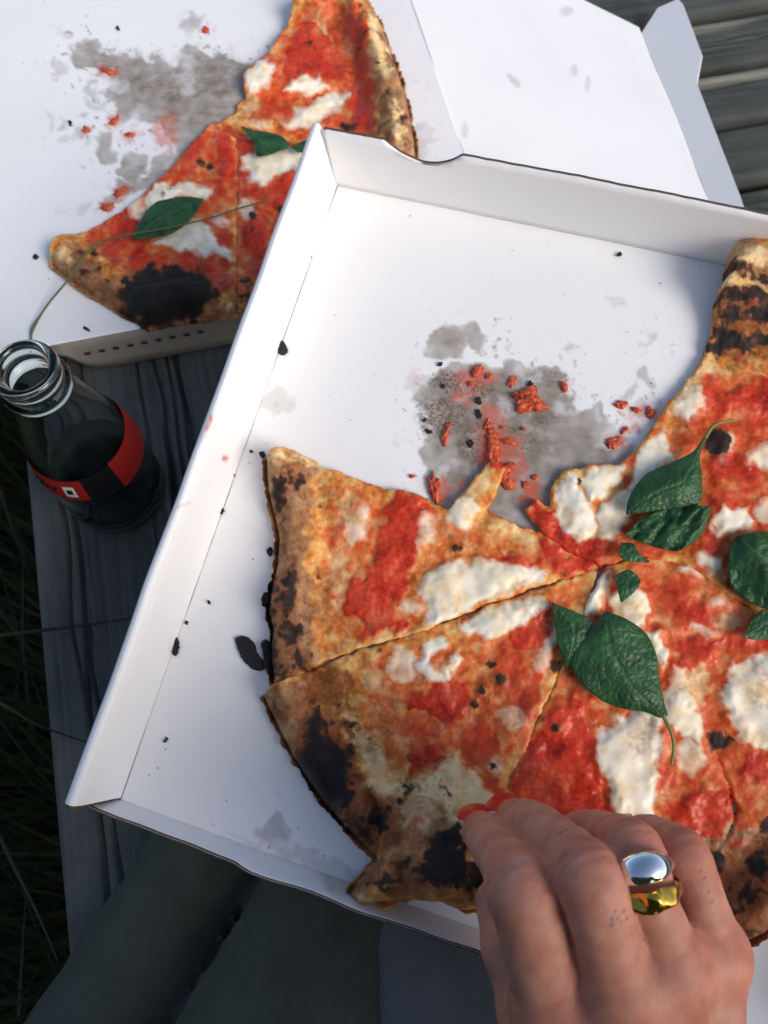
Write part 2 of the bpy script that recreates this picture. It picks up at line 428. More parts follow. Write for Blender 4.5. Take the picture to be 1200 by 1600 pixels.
#PART3
# ------------------------------------------------------------------ front pizza box
WH = .040
fb = thing('pizza_box', BOX.at(S / 2, S / 2, -.004), 'open white cardboard pizza box on the lap holding most of a margherita', 'pizza box', 'open pizza boxes')
def masks(polys, px, py, soft, warp=0, wscale=.05, seed=0, oc=4):
    """union of pixel-space shapes -> 0..1, with an irregular edge"""
    if warp:
        wx = fbm2(px * wscale, py * wscale, oc, seed) * warp; wy = fbm2(px * wscale, py * wscale, oc, seed + 40) * warp
    else: wx = wy = 0
    r = np.zeros(px.shape)
    for e in polys:
        wt = 1.0
        if isinstance(e, tuple) and len(e) == 2 and np.ndim(e[0]) == 0: wt, e = e
        sd = polysd(e, px + wx, py + wy, margin=max(soft * 1.5, 4))
        r = np.maximum(r, wt * sstep(soft / 2, -soft / 2, sd))
    return r
def floor_field(plane, w, h, step, grease, brown, red, seed, thick=.003):
    nu = int(w / step) + 1; nv = int(h / step) + 1
    u, v = np.meshgrid(np.linspace(0, w, nu), np.linspace(0, h, nv), indexing='ij')
    px, py = project(plane.at(u, v)); 
    g = masks(grease, px, py, 9, 20, .030, seed)
    g = g * (.52 + .48 * masks(grease, px, py, 120, 40, .02, seed + 2))
    spots = fbm2(px * .09, py * .09, 3, seed + 9)
    near = masks(grease, px, py, 110, 40, .01, seed)
    g = np.maximum(g, sstep(.42, .50, spots) * sstep(.04, .5, near) * .75)
    g = g * (1 - .45 * sstep(.15, .6, fbm2(px * .022, py * .022, 3, seed + 60)))
    b = masks(brown, px, py, 26, 18, .06, seed + 3); rr = masks(red, px, py, 16, 14, .08, seed + 5)
    st = np.stack([g, b, rr, np.ones_like(g)], -1).reshape(-1, 4)
    P = plane.at(u, v, -.0002 + .0006 * noise2(u * 14, v * 14, seed))
    V, f = extrude_grid(P, thick, plane.N)
    return V, f, {'stain': np.concatenate([st, np.zeros_like(st)]), 'flute': np.concatenate([v.ravel(), v.ravel()])}
F_GREASE = [[(672, 590), (700, 566), (780, 568), (868, 572), (892, 585), (880, 622), (935, 640), (978, 680), (992, 722), (990, 800), (940, 860), (760, 830), (672, 800), (656, 705), (672, 650), (640, 622)],
            [(664, 545), (676, 515), (700, 506), (742, 511), (772, 530), (762, 548), (730, 538), (715, 556), (690, 556)],
            (.45, ell(430, 626, 25, 20)), (.8, ell(430, 1299, 27, 25)), (.5, [(345, 1296), (420, 1318), (480, 1330), (565, 1360), (560, 1388), (470, 1352)]),
            (.35, ell(652, 605, 14, 20)), (.3, ell(618, 685, 9, 8)), (.6, ell(1018, 524, 16, 9, -20)), (.7, ell(985, 610, 8, 14, 30)), (.7, ell(1010, 596, 10, 22, -30)), (.6, ell(1012, 640, 14, 12)),
            (.5, ell(790, 545, 8, 5)), (.6, ell(893, 544, 7, 6)), (.4, ell(855, 600, 30, 20)), (.35, ell(960, 470, 10, 8))]
F_BROWN = [(1., ell(722, 602, 52, 18, 10)), (.9, ell(690, 650, 36, 30)), (.8, ell(745, 690, 30, 40)), (.6, ell(800, 690, 50, 30)), (.7, ell(862, 590, 24, 10)), (.8, ell(846, 655, 22, 8, 10)), (.5, ell(800, 640, 18, 20)), (.5, ell(770, 650, 20, 30)), (.45, ell(880, 605, 14, 16))]
F_RED = [(.7, ell(745, 590, 34, 14)), (.7, ell(770, 690, 24, 60)), (.6, ell(800, 720, 24, 40)), (.6, ell(725, 620, 20, 12)), (.8, ell(760, 640, 8, 14)), (.7, ell(690, 770, 14, 26)), (.8, ell(830, 770, 16, 22)), (.6, ell(720, 760, 10, 10)), (.3, ell(880, 600, 12, 10)), (.25, ell(650, 590, 8, 14)), (.6, ell(1005, 645, 34, 12)), (.6, ell(962, 690, 18, 10)), (.6, ell(990, 668, 14, 8)), (.4, ell(325, 655, 0.1, .1))]
V, f, at = floor_field(BOX, S, S, .00075, F_GREASE, F_BROWN, F_RED, 3)
mk('floor_panel', V, f, M_STAIN, fb, at)
def wall_curve(name, P, thick, nrm, mat=None, at=None):
    V, f = extrude_grid(P, thick, nrm); return mk(name, V, f, mat or M_CARD, fb)
# left wall: rolled-over double wall, 7 mm thick with a rounded top
nv = 420
vv = np.linspace(-.004, S - .001, nv)
prof = [(.0000, .0000), (-.0006, .006), (-.0014, .020), (-.0022, .034), (-.0030, WH - .0016), (-.0038, WH - .0003), (-.0050, WH + .0001), (-.0066, WH - .0004), (-.0080, WH - .0022), (-.0083, .030), (-.0080, .012), (-.0076, -.003)]
def densify(pr, k=4):
    pr = np.asarray(pr); t = np.linspace(0, len(pr) - 1, (len(pr) - 1) * k + 1); return np.stack([np.interp(t, np.arange(len(pr)), pr[:, i]) for i in (0, 1)], 1)
pr = densify(prof, 8)
wob = .0009 * noise2(vv * 18, vv * 0 + 2.2, 4)
P = BOX.at(pr[:, 0][None, :] + wob[:, None] * (pr[:, 1] / WH)[None, :], vv[:, None] + 0 * pr[:, 0][None, :], pr[:, 1][None, :] + .0004 * noise2(vv * 40, vv * 0, 8)[:, None])
V = P.reshape(-1, 3); n2_ = len(pr)
cap = [[0 * n2_ + i for i in range(n2_)], [(nv - 1) * n2_ + i for i in range(n2_)]]
mid0 = BOX.at(-.004, vv[0] , .018)[None]; mid1 = BOX.at(-.004, vv[-1], .018)[None]
V = np.concatenate([V, mid0, mid1]); k = np.arange(n2_ - 1)
f = [grid_faces(nv, n2_)[:, ::-1], np.stack([k, k + 1, np.full_like(k, nv * n2_)], 1), np.stack([(nv - 1) * n2_ + k + 1, (nv - 1) * n2_ + k, np.full_like(k, nv * n2_ + 1)], 1)]
px, py = project(V); wr_ = masks([(.55, ell(322, 660, 9, 16, 25)), (.9, ell(327, 640, 4, 4)), (.9, ell(329, 655, 4, 5)), (1., ell(321, 668, 4, 4)), (.9, ell(352, 716, 5, 4)), (.35, ell(285, 790, 16, 2, -20))], px, py, 6, 3, .2, 3)
wr_[:len(vv) * len(pr)] *= np.tile(np.arange(len(pr)) < len(pr) * .55, len(vv)); wg_ = masks([(.35, ell(322, 665, 12, 26, 25))], px, py, 20, 6, .1, 3)
lw = mk('left_wall', V, f, M_STAIN, fb, {'stain': np.stack([wg_ * .6, wr_ * 0, wr_, wr_ * 0 + 1], 1), 'flute': np.zeros(len(V))})
# kraft-brown torn ends of the left wall
V, f = slab(BOX.at(-.0070, S + .0006, -.002), BOX.at(-.0014, S + .0006, -.002), BOX.at(-.0038, S + .0008, WH - .0018), BOX.at(-.0068, S + .0008, WH - .0018), .0018, BOX.V, 2, 2)
mk('torn_edge', V, f, M_KRAFT, lw)
# back wall with its thumb notch
nu = 260
uu = np.linspace(-.0005, S + .001, nu)
npx, npy = project(BOX.at(uu, -.002, WH))
top = WH + .0005 * noise2(uu * 30, uu * 0 + 5, 3) + .00025 * noise2(uu * 160, uu * 0, 5)
un0, _ = BOX.uv(600., 222., WH); un1, _ = BOX.uv(722., 240., WH)
s_ = np.clip((uu - un0) / (un1 - un0), 0, 1)
notch = np.where((uu > un0) & (uu < un1), .0100 * np.sin(np.pi * s_) ** .8 * (1 + .25 * (s_ - .5)), 0)
top = top - notch
hh = np.array([0, .004, .012, .022, .03, .036, 1.0])
Hh = np.minimum(hh[None, :] * np.where(hh < 1, 1, 0) + (hh == 1) * top[:, None], top[:, None])
Hh[:, -1] = top
lean = -.0022 * (Hh / WH) + .0008 * noise2(uu * 9, uu * 0 + 1, 2)[:, None] * (Hh / WH)
P = BOX.at(uu[:, None] + 0 * Hh, lean + .0004, Hh)
V, f = extrude_grid(P, .0012, -BOX.V)
bw = mk('back_wall', V, f, M_CARD, fb)
# exposed corrugated edge on top of the back wall
kk = np.arange(0, nu)
tb = BOX.at(uu[:, None] + np.zeros((1, 2)), lean[:, -1][:, None] + np.array([[-.0006, .0002]]), (top + .0002)[:, None] + np.zeros((1, 2)))
V, f = extrude_grid(tb[:, ::-1], .0010, BOX.N)
mk('cut_edge', V, f, M_KRAFT, bw)
# corner glue flap where left and back walls meet
# right wall (out of the frame, keeps the tray a tray)
P = BOX.at(np.array([S, S + .002, S + .003])[None, :] + 0 * vv[:, None], vv[:, None] + np.zeros((1, 3)), np.array([0, .02, WH])[None, :] + 0 * vv[:, None])
V, f = extrude_grid(P, .004, -BOX.U); mk('right_wall', V, f, M_CARD, fb)
# front wall: bent outwards over the lap, wavy lower edge
nu = 90; uu = np.linspace(-.0080, S, nu)
fpx = np.array([118, 150, 210, 270, 330, 362, 385, 420, 480, 560, 650, 750, 900, 1100, 1350.]); fpy = np.array([1248, 1266, 1288, 1311, 1334, 1346, 1361, 1374, 1394, 1425, 1456, 1489, 1545, 1620, 1715.])
fh = .020
fu, fv = BOX.uv(fpx, fpy, fh); o_ = np.argsort(fu); vtop = np.interp(uu, fu[o_], fv[o_]) + .0006 * noise2(uu * 60, uu * 0, 6)
tt = np.linspace(0, 1, 7)[None, :]
bulge = .002 * np.sin(np.pi * tt) 
P = BOX.at(uu[:, None] + 0 * tt, S + (vtop - S)[:, None] * tt, fh * tt ** .9 - bulge + .0007 * noise2(uu * 25, uu * 0 + 3, 4)[:, None] * tt)
px, py = project(P); g = masks([(.5, [(480, 1340), (560, 1375), (560, 1400), (520, 1395)]), (.35, ell(540, 1390, 30, 14, 20))], px, py, 14, 10, .05, 2)
V, f = extrude_grid(P, .0024, BOX.N)
z_ = np.zeros(g.size); st = np.stack([g.ravel(), z_, z_, z_ + 1], 1)
fw = mk('front_wall', V, f, M_STAIN, fb, {'stain': np.concatenate([st, st * 0]), 'flute': np.zeros(len(V))})
d_ = np.array([[-.0003, .0007]])
tb = BOX.at(uu[:, None] + 0 * d_, vtop[:, None] + d_, (P[:, -1] - BOX.O) @ BOX.N[:, None] - .0004 + 0 * d_ if False else (((P[:, -1] - BOX.O) @ BOX.N)[:, None] - .0003 + 0 * d_))
V, f = extrude_grid(tb, .0022, BOX.N); mk('cut_edge', V, f, M_KRAFT, fw)

# ------------------------------------------------------------------ back pizza box
bb = thing('pizza_box', BACK.at(.24, .2, -BZ), 'open white cardboard pizza box lying on the table behind with half a pizza', 'pizza box', 'open pizza boxes')
B_GREASE = [[(108, 66), (128, 55), (160, 72), (200, 85), (242, 96), (258, 92), (268, 108), (282, 100), (298, 70), (318, 78), (345, 83), (372, 95), (405, 88), (420, 120), (400, 190), (350, 240), (300, 250), (255, 290), (235, 305), (215, 290), (225, 268), (270, 235), (262, 205), (245, 195), (215, 190), (190, 180), (170, 160), (158, 140), (175, 118), (118, 104)],
            [(145, 215), (165, 208), (180, 240), (172, 258), (158, 250)], [(188, 252), (205, 240), (222, 250), (230, 300), (190, 300), (186, 270)], [(165, 310), (180, 285), (205, 290), (200, 315), (175, 318)],
            (.6, ell(92, 106, 12, 5, -15)), (.5, ell(97, 52, 6, 8)), (.7, ell(148, 140, 7, 10)), (.6, ell(150, 158, 14, 6)), (.6, ell(76, 190, 5, 15)), (.8, ell(132, 187, 9, 6)), (.7, ell(103, 192, 10, 5)), (.6, ell(128, 217, 16, 9, -20)), (.6, ell(97, 220, 6, 6)), (.6, ell(298, 30, 14, 12)), (.5, ell(130, 325, 8, 10, 20)),
            (.45, ell(660, 215, 14, 28)), (.3, ell(655, 130, 6, 4))]
B_BROWN = [(.4, ell(240, 115, 100, 30, 12)), (.35, ell(230, 160, 60, 30)), (.4, ell(320, 110, 60, 34)), (.4, ell(300, 35, 16, 14)), (.6, ell(258, 98, 8, 12))]
B_RED = [(.9, ell(168, 112, 16, 7, 15)), (.8, ell(178, 190, 12, 9, -50)), (.6, ell(205, 212, 14, 10)), (.8, ell(135, 202, 8, 6)), (.8, ell(322, 47, 8, 7)), (.6, ell(260, 205, 20, 30)), (.8, ell(190, 300, 14, 10, -30)), (.8, ell(168, 324, 12, 8)), (.4, ell(100, 330, 10, 2, 20)), (.5, ell(85, 121, 4, 3))]
hu = .2 + .298                      # hinge line of the lid, along ADIR from the panel's left edge
bfw = hu
V, f, at = floor_field(BACK, bfw, .36, .0011, B_GREASE, B_BROWN, B_RED, 8)
mk('floor_panel', V, f, M_STAIN, bb, at)
# front wall folded down towards the table, grey kraft outside with a line of perforations
u0, _ = BACK.uv(78., 547., 0.); uA = np.linspace(float(u0), bfw, 40); ta = np.linspace(0, 1, 5)[None, :]
ch = sstep(0, .022, uA - float(u0))[:, None]
P = BACK.at(uA[:, None] + 0 * ta, .36 + .004 * ta + 0 * uA[:, None], -.0005 - ta * (BZ - .004) * (.12 + .88 * ch))
V, f = extrude_grid(P, .0025, BACK.V); bfront = mk('front_wall', V, f, M_GREYKRAFT, bb)
M_DARK = NT('dark_perforation', .9, .1, srgb(50, 48, 46)).m
per = None
for i in range(16):
    uc = float(u0) + .018 + i * .0092
    if i > 8: uc += .02
    V, f = slab(BACK.at(uc, .3628, -.011), BACK.at(uc + .0036, .3628, -.011), BACK.at(uc + .0036, .3630, -.0128), BACK.at(uc, .3630, -.0128), .0006, -BACK.V)
    if per is None: per = mk('perforation', V, f, M_DARK, bfront)
    else: mk('perforation', V, f, M_DARK, bfront)
# lid: slopes from the hinge down to the table; its side flap stands up
h0 = np.array(BACK.at(bfw - .0004, .36, -.0004)); h1 = np.array(BACK.at(bfw - .0004, -.03, -.0004))
LZ = .006
r0 = onz(1112, 325, LZ); r1 = onz(1000, 48, LZ); e = (r1 - r0); r1 = r0 + e * 1.02; r0 = r0 - e * .35
lidn = np.cross(r0 - h0, h1 - h0); lidn /= np.linalg.norm(lidn); lidn *= np.sign(lidn[2])
V, f = slab(h0, r0, r1, h1, .003, lidn, 24, 24, lambda P, s, t: P + lidn * (.0012 * noise2(s * 3, t * 3, 3) - .002 * np.sin(np.pi * s))[..., None])
Pt = V[:576].reshape(24, 24, 3); px, py = project(V)
g = masks([(.35, ell(803, 126, 14, 6, 45)), (.3, ell(726, 203, 5, 13)), (.3, ell(898, 110, 5, 10)), (.3, ell(885, 18, 10, 8)), (.3, ell(918, 132, 4, 12))], px, py, 6, 3, .05, 4)
z_ = np.zeros(len(V))
# finer sheet so that the smudges show
s_, t_ = np.meshgrid(np.linspace(0, 1, 230), np.linspace(0, 1, 300), indexing='ij'); s_ = s_[..., None]; t_ = t_[..., None]
P = (1 - s_) * (1 - t_) * h0 + s_ * (1 - t_) * r0 + s_ * t_ * r1 + (1 - s_) * t_ * h1
P = P + lidn * (.0012 * noise2(s_[..., 0] * 3, t_[..., 0] * 3, 3) - .002 * np.sin(np.pi * s_[..., 0]))[..., None]
V, f = extrude_grid(P, .003, lidn); px, py = project(V)
g = masks([(.4, ell(803, 126, 14, 6, 45)), (.3, ell(726, 203, 5, 13)), (.3, ell(898, 110, 5, 10)), (.3, ell(885, 18, 10, 8)), (.3, ell(918, 132, 4, 12))], px, py, 6, 3, .05, 4)
z_ = np.zeros(len(V))
lid = mk('lid', V, f, M_STAIN, bb, {'stain': np.stack([g, z_, z_, z_ + 1], 1), 'flute': z_})
# side flap: outline in the plane that rises from the lid's right edge
e = (r1 - r0) / np.linalg.norm(r1 - r0); out = np.cross(e, [0, 0, 1.]); out *= np.sign(out[0])
fl_n = None
def flap_pt(px, py, rise=.5):
    # point where the pixel's ray meets the plane through the lid edge rising outwards
    n = np.cross(e, out + np.array([0, 0, rise])); n /= np.linalg.norm(n)
    d = rays(px, py); t = ((r0 - CAM) @ n) / (d @ n); return CAM + t * d
npl = np.cross(e, out + np.array([0, 0, .5])); npl /= np.linalg.norm(npl); npl *= np.sign(npl[2])
outl = [(1118, 340), (1002, 52), (1028, 12), (1060, -2), (1068, 8), (1097, 85), (1089, 130), (1158, 310), (1172, 352)]
pts = np.array([flap_pt(*p) for p in outl]); n = len(pts)
V = np.concatenate([pts, pts - npl * .0026, pts.mean(0)[None], pts.mean(0)[None] - npl * .0026]); k = np.arange(n); kn = (k + 1) % n
mk('lid_flap', V, [np.stack([k, kn, np.full(n, 2 * n)], 1), np.stack([kn + n, k + n, np.full(n, 2 * n + 1)], 1), np.stack([k, k + n, kn + n, kn], 1)], M_CARD, bb, smooth=False)
#PART4
# ------------------------------------------------------------------ pizza
def m_pizza():
    k = NT('baked_pizza', .5, .26)
    A = k.n('SeparateColor'); k.l(k.attr('topA').outputs['Color'], A.inputs[0])
    B = k.n('SeparateColor'); k.l(k.attr('topB').outputs['Color'], B.inputs[0])
    sauce, cheese, toast = A.outputs; wash, crust, pale = B.outputs
    char = k.attr('char').outputs['Fac']
    n1 = k.noise(170, 4, .55); n2 = k.noise(480, 4, .6); n3 = k.noise(70, 4, .55); n4 = k.noise(1500, 3, .6)
    def th(m, n, amt, lo, hi):                                   # mask eaten by noise at its edge
        return k.mr(k.math('ADD', m, k.math('MULTIPLY', k.math('SUBTRACT', n, .5), amt)), lo, hi)
    dough = k.ramp(n1, [(.28, srgb(172, 86, 30)), (.40, srgb(206, 124, 50)), (.52, srgb(224, 160, 84)), (.62, srgb(232, 190, 122)), (.8, srgb(208, 128, 54))])
    crustc = k.ramp(k.math('ADD', k.math('MULTIPLY', n1, .6), k.math('MULTIPLY', n2, .4)), [(.3, srgb(92, 56, 32)), (.45, srgb(146, 100, 64)), (.58, srgb(182, 140, 100)), (.72, srgb(202, 168, 128))])
    palec = k.ramp(n1, [(.3, srgb(222, 178, 112)), (.7, srgb(246, 222, 172))])
    washc = k.ramp(k.math('ADD', k.math('MULTIPLY', n1, .55), k.math('MULTIPLY', n3, .45)), [(.34, srgb(176, 46, 20)), (.44, srgb(204, 78, 34)), (.53, srgb(214, 110, 58)), (.66, srgb(232, 168, 116))])
    saucec = k.ramp(k.math('ADD', k.math('MULTIPLY', n2, .35), k.math('MULTIPLY', n3, .65)), [(.34, srgb(140, 30, 16)), (.46, srgb(194, 52, 30)), (.56, srgb(206, 72, 44)), (.70, srgb(226, 116, 80))])
    cheesec = k.ramp(k.math('ADD', k.math('MULTIPLY', n1, .5), k.math('MULTIPLY', n3, .5)), [(.32, srgb(228, 186, 124)), (.42, srgb(238, 218, 180)), (.54, srgb(244, 234, 212)), (.66, srgb(246, 240, 226))])
    wf = th(wash, k.math('ADD', k.math('MULTIPLY', n3, .55), k.math('MULTIPLY', n2, .45)), 1.5, .22, .78)
    c = k.mix(wf, dough, washc)
    c = k.mix(th(crust, n3, .3, .2, .8), c, crustc)
    c = k.mix(th(pale, n1, .3, .15, .75), c, palec)
    s = th(sauce, n1, .6, .22, .72); c = k.mix(s, c, saucec)
    ch = th(cheese, n1, .3, .2, .72); c = k.mix(ch, c, cheesec)
    toastf = k.math('MULTIPLY', th(toast, k.math('ADD', k.math('MULTIPLY', n2, .55), k.math('MULTIPLY', n1, .45)), 1.5, .28, .92), .9)
    c = k.mix(toastf, c, k.ramp(k.math('MULTIPLY', n1, 1.0), [(.3, srgb(82, 38, 16)), (.7, srgb(160, 84, 36))]))
    cm = th(char, k.math('ADD', k.math('MULTIPLY', n2, .5), k.math('MULTIPLY', n1, .5)), .70, .20, 1.12)
    cf = k.mr(cm, .02, .36)
    c = k.mix(cf, c, k.ramp(cm, [(.05, srgb(140, 78, 38)), (.28, srgb(88, 50, 28)), (.52, srgb(50, 36, 30)), (.85, srgb(26, 23, 24))]))
    k.col(c)
    wet = k.math('MAXIMUM', s, k.math('MULTIPLY', ch, .9)); wet = k.math('MAXIMUM', wet, k.math('MULTIPLY', wf, .75))
    r = k.mixf(wet, .62, .33); r = k.mixf(cf, r, .7)
    k.set(k.b.inputs['Roughness'], r)
    k.set(k.b.inputs['Subsurface Weight'], k.math('MULTIPLY', ch, .12)); k.b.inputs['Subsurface Radius'].default_value = (.004, .003, .002); k.b.inputs['Subsurface Scale'].default_value = .6
    h = k.math('MULTIPLY', k.math('ADD', k.math('MULTIPLY', n2, 1.0), k.math('MULTIPLY', n4, .35)), k.mixf(k.math('MAXIMUM', ch, k.math('MULTIPLY', s, .6)), 1.0, .12))
    k.bump(h, .35, .0007)
    return k.m
M_PIZZA = m_pizza()

def slice_mesh(plane, outline, rim, px2, step, seed, rimh=.011, rimw=.020, base=.0042, lift=None, edge=.0016, oh=.006, grow=.0016):
    """one slice: outline in photo pixels (unprojected to the tray), rim = outer crust polyline, px2 = shape lists"""
    o = np.asarray(outline, float); ou, ov = plane.uv(o[:, 0], o[:, 1], oh); O = np.stack([ou, ov], 1)
    r = np.asarray(rim, float); ru, rv = plane.uv(r[:, 0], r[:, 1], oh); R = np.stack([ru, rv], 1)
    lo = O.min(0) - .004; hi = O.max(0) + .004
    nu, nv = (np.ceil((hi - lo) / step).astype(int) + 1)
    u, v = np.meshgrid(lo[0] + step * np.arange(nu), lo[1] + step * np.arange(nv), indexing='ij')
    wu = fbm2(u * 190, v * 190, 3, seed) * .0011 + noise2(u * 60, v * 60, seed + 2) * .0009; wv = fbm2(u * 190, v * 190, 3, seed + 21) * .0011 + noise2(u * 60, v * 60, seed + 7) * .0009
    sd = polysd(O, u + wu, v + wv, margin=.03) - grow
    gu, gv = np.gradient(sd, step); gl = np.sqrt(gu ** 2 + gv ** 2) + 1e-9
    push = np.where(sd > 0, sd, 0); u = u - push * gu / gl ** 1; v = v - push * gv / gl
    near = sd < step * 1.5
    d = np.clip(-sd, 0, None)
    dr = polysd(R, u, v, margin=.06, closed=False)              # distance from the outer rim line
    t = np.clip(dr / rimw, 0, 1.6)
    rimp = np.where(t < .45, np.sqrt(np.clip(1 - (1 - t / .45) ** 2, 0, 1)), 1 - sstep(.45, 1.15, t))
    lump = 1 + .38 * fbm2(u * 55, v * 55, 2, seed + 3)
    h = base + rimh * rimp * lump * (1 if lift is None else 1)
    h = h * np.where(dr < rimw, np.sqrt(np.clip(1 - (1 - np.clip(dr / .007, 0, 1)) ** 2, .0, 1)), 1)
    px, py = project(plane.at(u, v, h))
    if lift is not None:
        h = h + lift(px, py, u, v); px, py = project(plane.at(u, v, h))
    g = lambda key, soft, warp, ws=.045, s=0: masks(px2.get(key, []), px, py, soft, warp, ws, seed + s, 3)
    sauce = g('sauce', 26, 18, .04, 1); cheese = g('cheese', 22, 10, .04, 2); char = g('char', 34, 16, .06, 3); toast = g('toast', 40, 24, .05, 4)
    wash = g('wash', 50, 26, .03, 5); pale = g('pale', 20, 12, .05, 6); crust = np.maximum(g('crust', 26, 16, .04, 7), 0)
    dots = g('dots', 14, 4, .12, 8) * .72
    rimz = sstep(1.25, .6, t)
    toast = np.maximum(toast, .68 * rimz * sstep(-.1, .5, fbm2(u * 75, v * 75, 3, seed + 9)))
    char = np.maximum(char, dots)
    halo = masks(px2.get('char', []), px, py, 60, 22, .05, seed + 3, 3); toast = np.maximum(toast, .85 * halo)
    toast = np.maximum(toast, masks(px2.get('dots', []), px, py, 26, 8, .08, seed + 8) * .8)
    # relief
    cw = masks(px2.get('cheese', []), px, py, 36, 10, .04, seed + 2, 2)
    h = h + .0024 * cw * (1 + .45 * fbm2(u * 70, v * 70, 2, seed + 11))
    h = h + sauce * (.0010 + .0009 * fbm2(u * 110, v * 110, 3, seed + 12, .4)) * (1 - .6 * cheese)
    h = h + .00040 * fbm2(u * 230, v * 230, 3, seed + 13) * (1 - .95 * cheese) + .0013 * fbm2(u * 75, v * 75, 2, seed + 14) * (1 - rimz * .7)
    h = h + .0008 * np.clip(char, 0, 1) * fbm2(u * 150, v * 150, 3, seed + 15) + .0009 * dots
    h = h - .0006 * pale * 0
    e = np.sqrt(np.clip(1 - (1 - np.clip(d / edge, 0, 1)) ** 2, 0, 1)); 
    lf = (lift(px, py, u, v) if lift is not None else 0)
    top = .0012 + (h - .0012) * (.45 + .55 * e)
    P = plane.at(u, v, top)
    cell = near[:-1, :-1] & near[1:, :-1] & near[1:, 1:] & near[:-1, 1:]
    cell &= ~((sd[:-1, :-1] > 0) & (sd[1:, :-1] > 0) & (sd[1:, 1:] > 0) & (sd[:-1, 1:] > 0))
    i, j = np.nonzero(cell); a = i * nv + j; q = np.stack([a, a + 1, a + nv + 1, a + nv], 1)
    V = P.reshape(-1, 3); used = np.zeros(len(V), bool); used[q.ravel()] = True
    # boundary edges -> skirt down to the tray
    ed = np.concatenate([q[:, [0, 1]], q[:, [1, 2]], q[:, [2, 3]], q[:, [3, 0]]])
    key = np.minimum(ed[:, 0], ed[:, 1]) * len(V) + np.maximum(ed[:, 0], ed[:, 1])
    _, ix, cn = np.unique(key, return_index=True, return_counts=True); be = ed[ix[cn == 1]]
    bv = np.unique(be); mp = np.full(len(V), -1); mp[bv] = np.arange(len(bv))
    uf, vf, tf = u.ravel(), v.ravel(), top.ravel(); lff = np.broadcast_to(lf, u.shape).ravel()
    bot = np.minimum(.0006 + .75 * lff, tf * .8)
    rings = [plane.at(uf[bv] + .0, vf[bv], tf[bv] * .5 + bot[bv] * .5), plane.at(uf[bv], vf[bv], bot[bv])]
    n0 = len(V); V = np.concatenate([V] + rings)
    nb = len(bv); s1 = np.stack([be[:, 1], be[:, 0], mp[be[:, 0]] + n0, mp[be[:, 1]] + n0], 1); s2 = np.stack([mp[be[:, 1]] + n0, mp[be[:, 0]] + n0, mp[be[:, 0]] + n0 + nb, mp[be[:, 1]] + n0 + nb], 1)
    def ext(x, side=None):
        x = x.ravel(); return np.concatenate([x, x[bv] if side is None else side, x[bv] if side is None else side])
    z = np.zeros(nb)
    isr = (dr.ravel()[bv] < .002)
    crs = np.where(isr, 1.0, .2)
    tA = np.stack([ext(sauce, z), ext(cheese, cheese.ravel()[bv] * .3), ext(toast, np.where(isr, toast.ravel()[bv], .62)), np.ones(len(V))], 1)
    tB = np.stack([ext(wash, z), ext(np.maximum(crust, 0), crs), ext(pale, np.where(isr, pale.ravel()[bv], .35)), np.ones(len(V))], 1)
    cc = ext(np.clip(char, 0, 1))
    keep = np.concatenate([used, np.ones(2 * nb, bool)]); re = np.cumsum(keep) - 1
    F = [re[q], re[s1], re[s2]]
    return V[keep], F, {'topA': tA[keep], 'topB': tB[keep], 'char': cc[keep]}

def add_slice(label, plane, outline, rim, shapes, seed, step=.0006, **kw):
    V, f, at = slice_mesh(plane, outline, rim, shapes, step, seed, **kw)
    o = mk('pizza_slice', V, f, M_PIZZA, None, at)
    return tag(o, label, 'pizza slice', 'margherita slices')

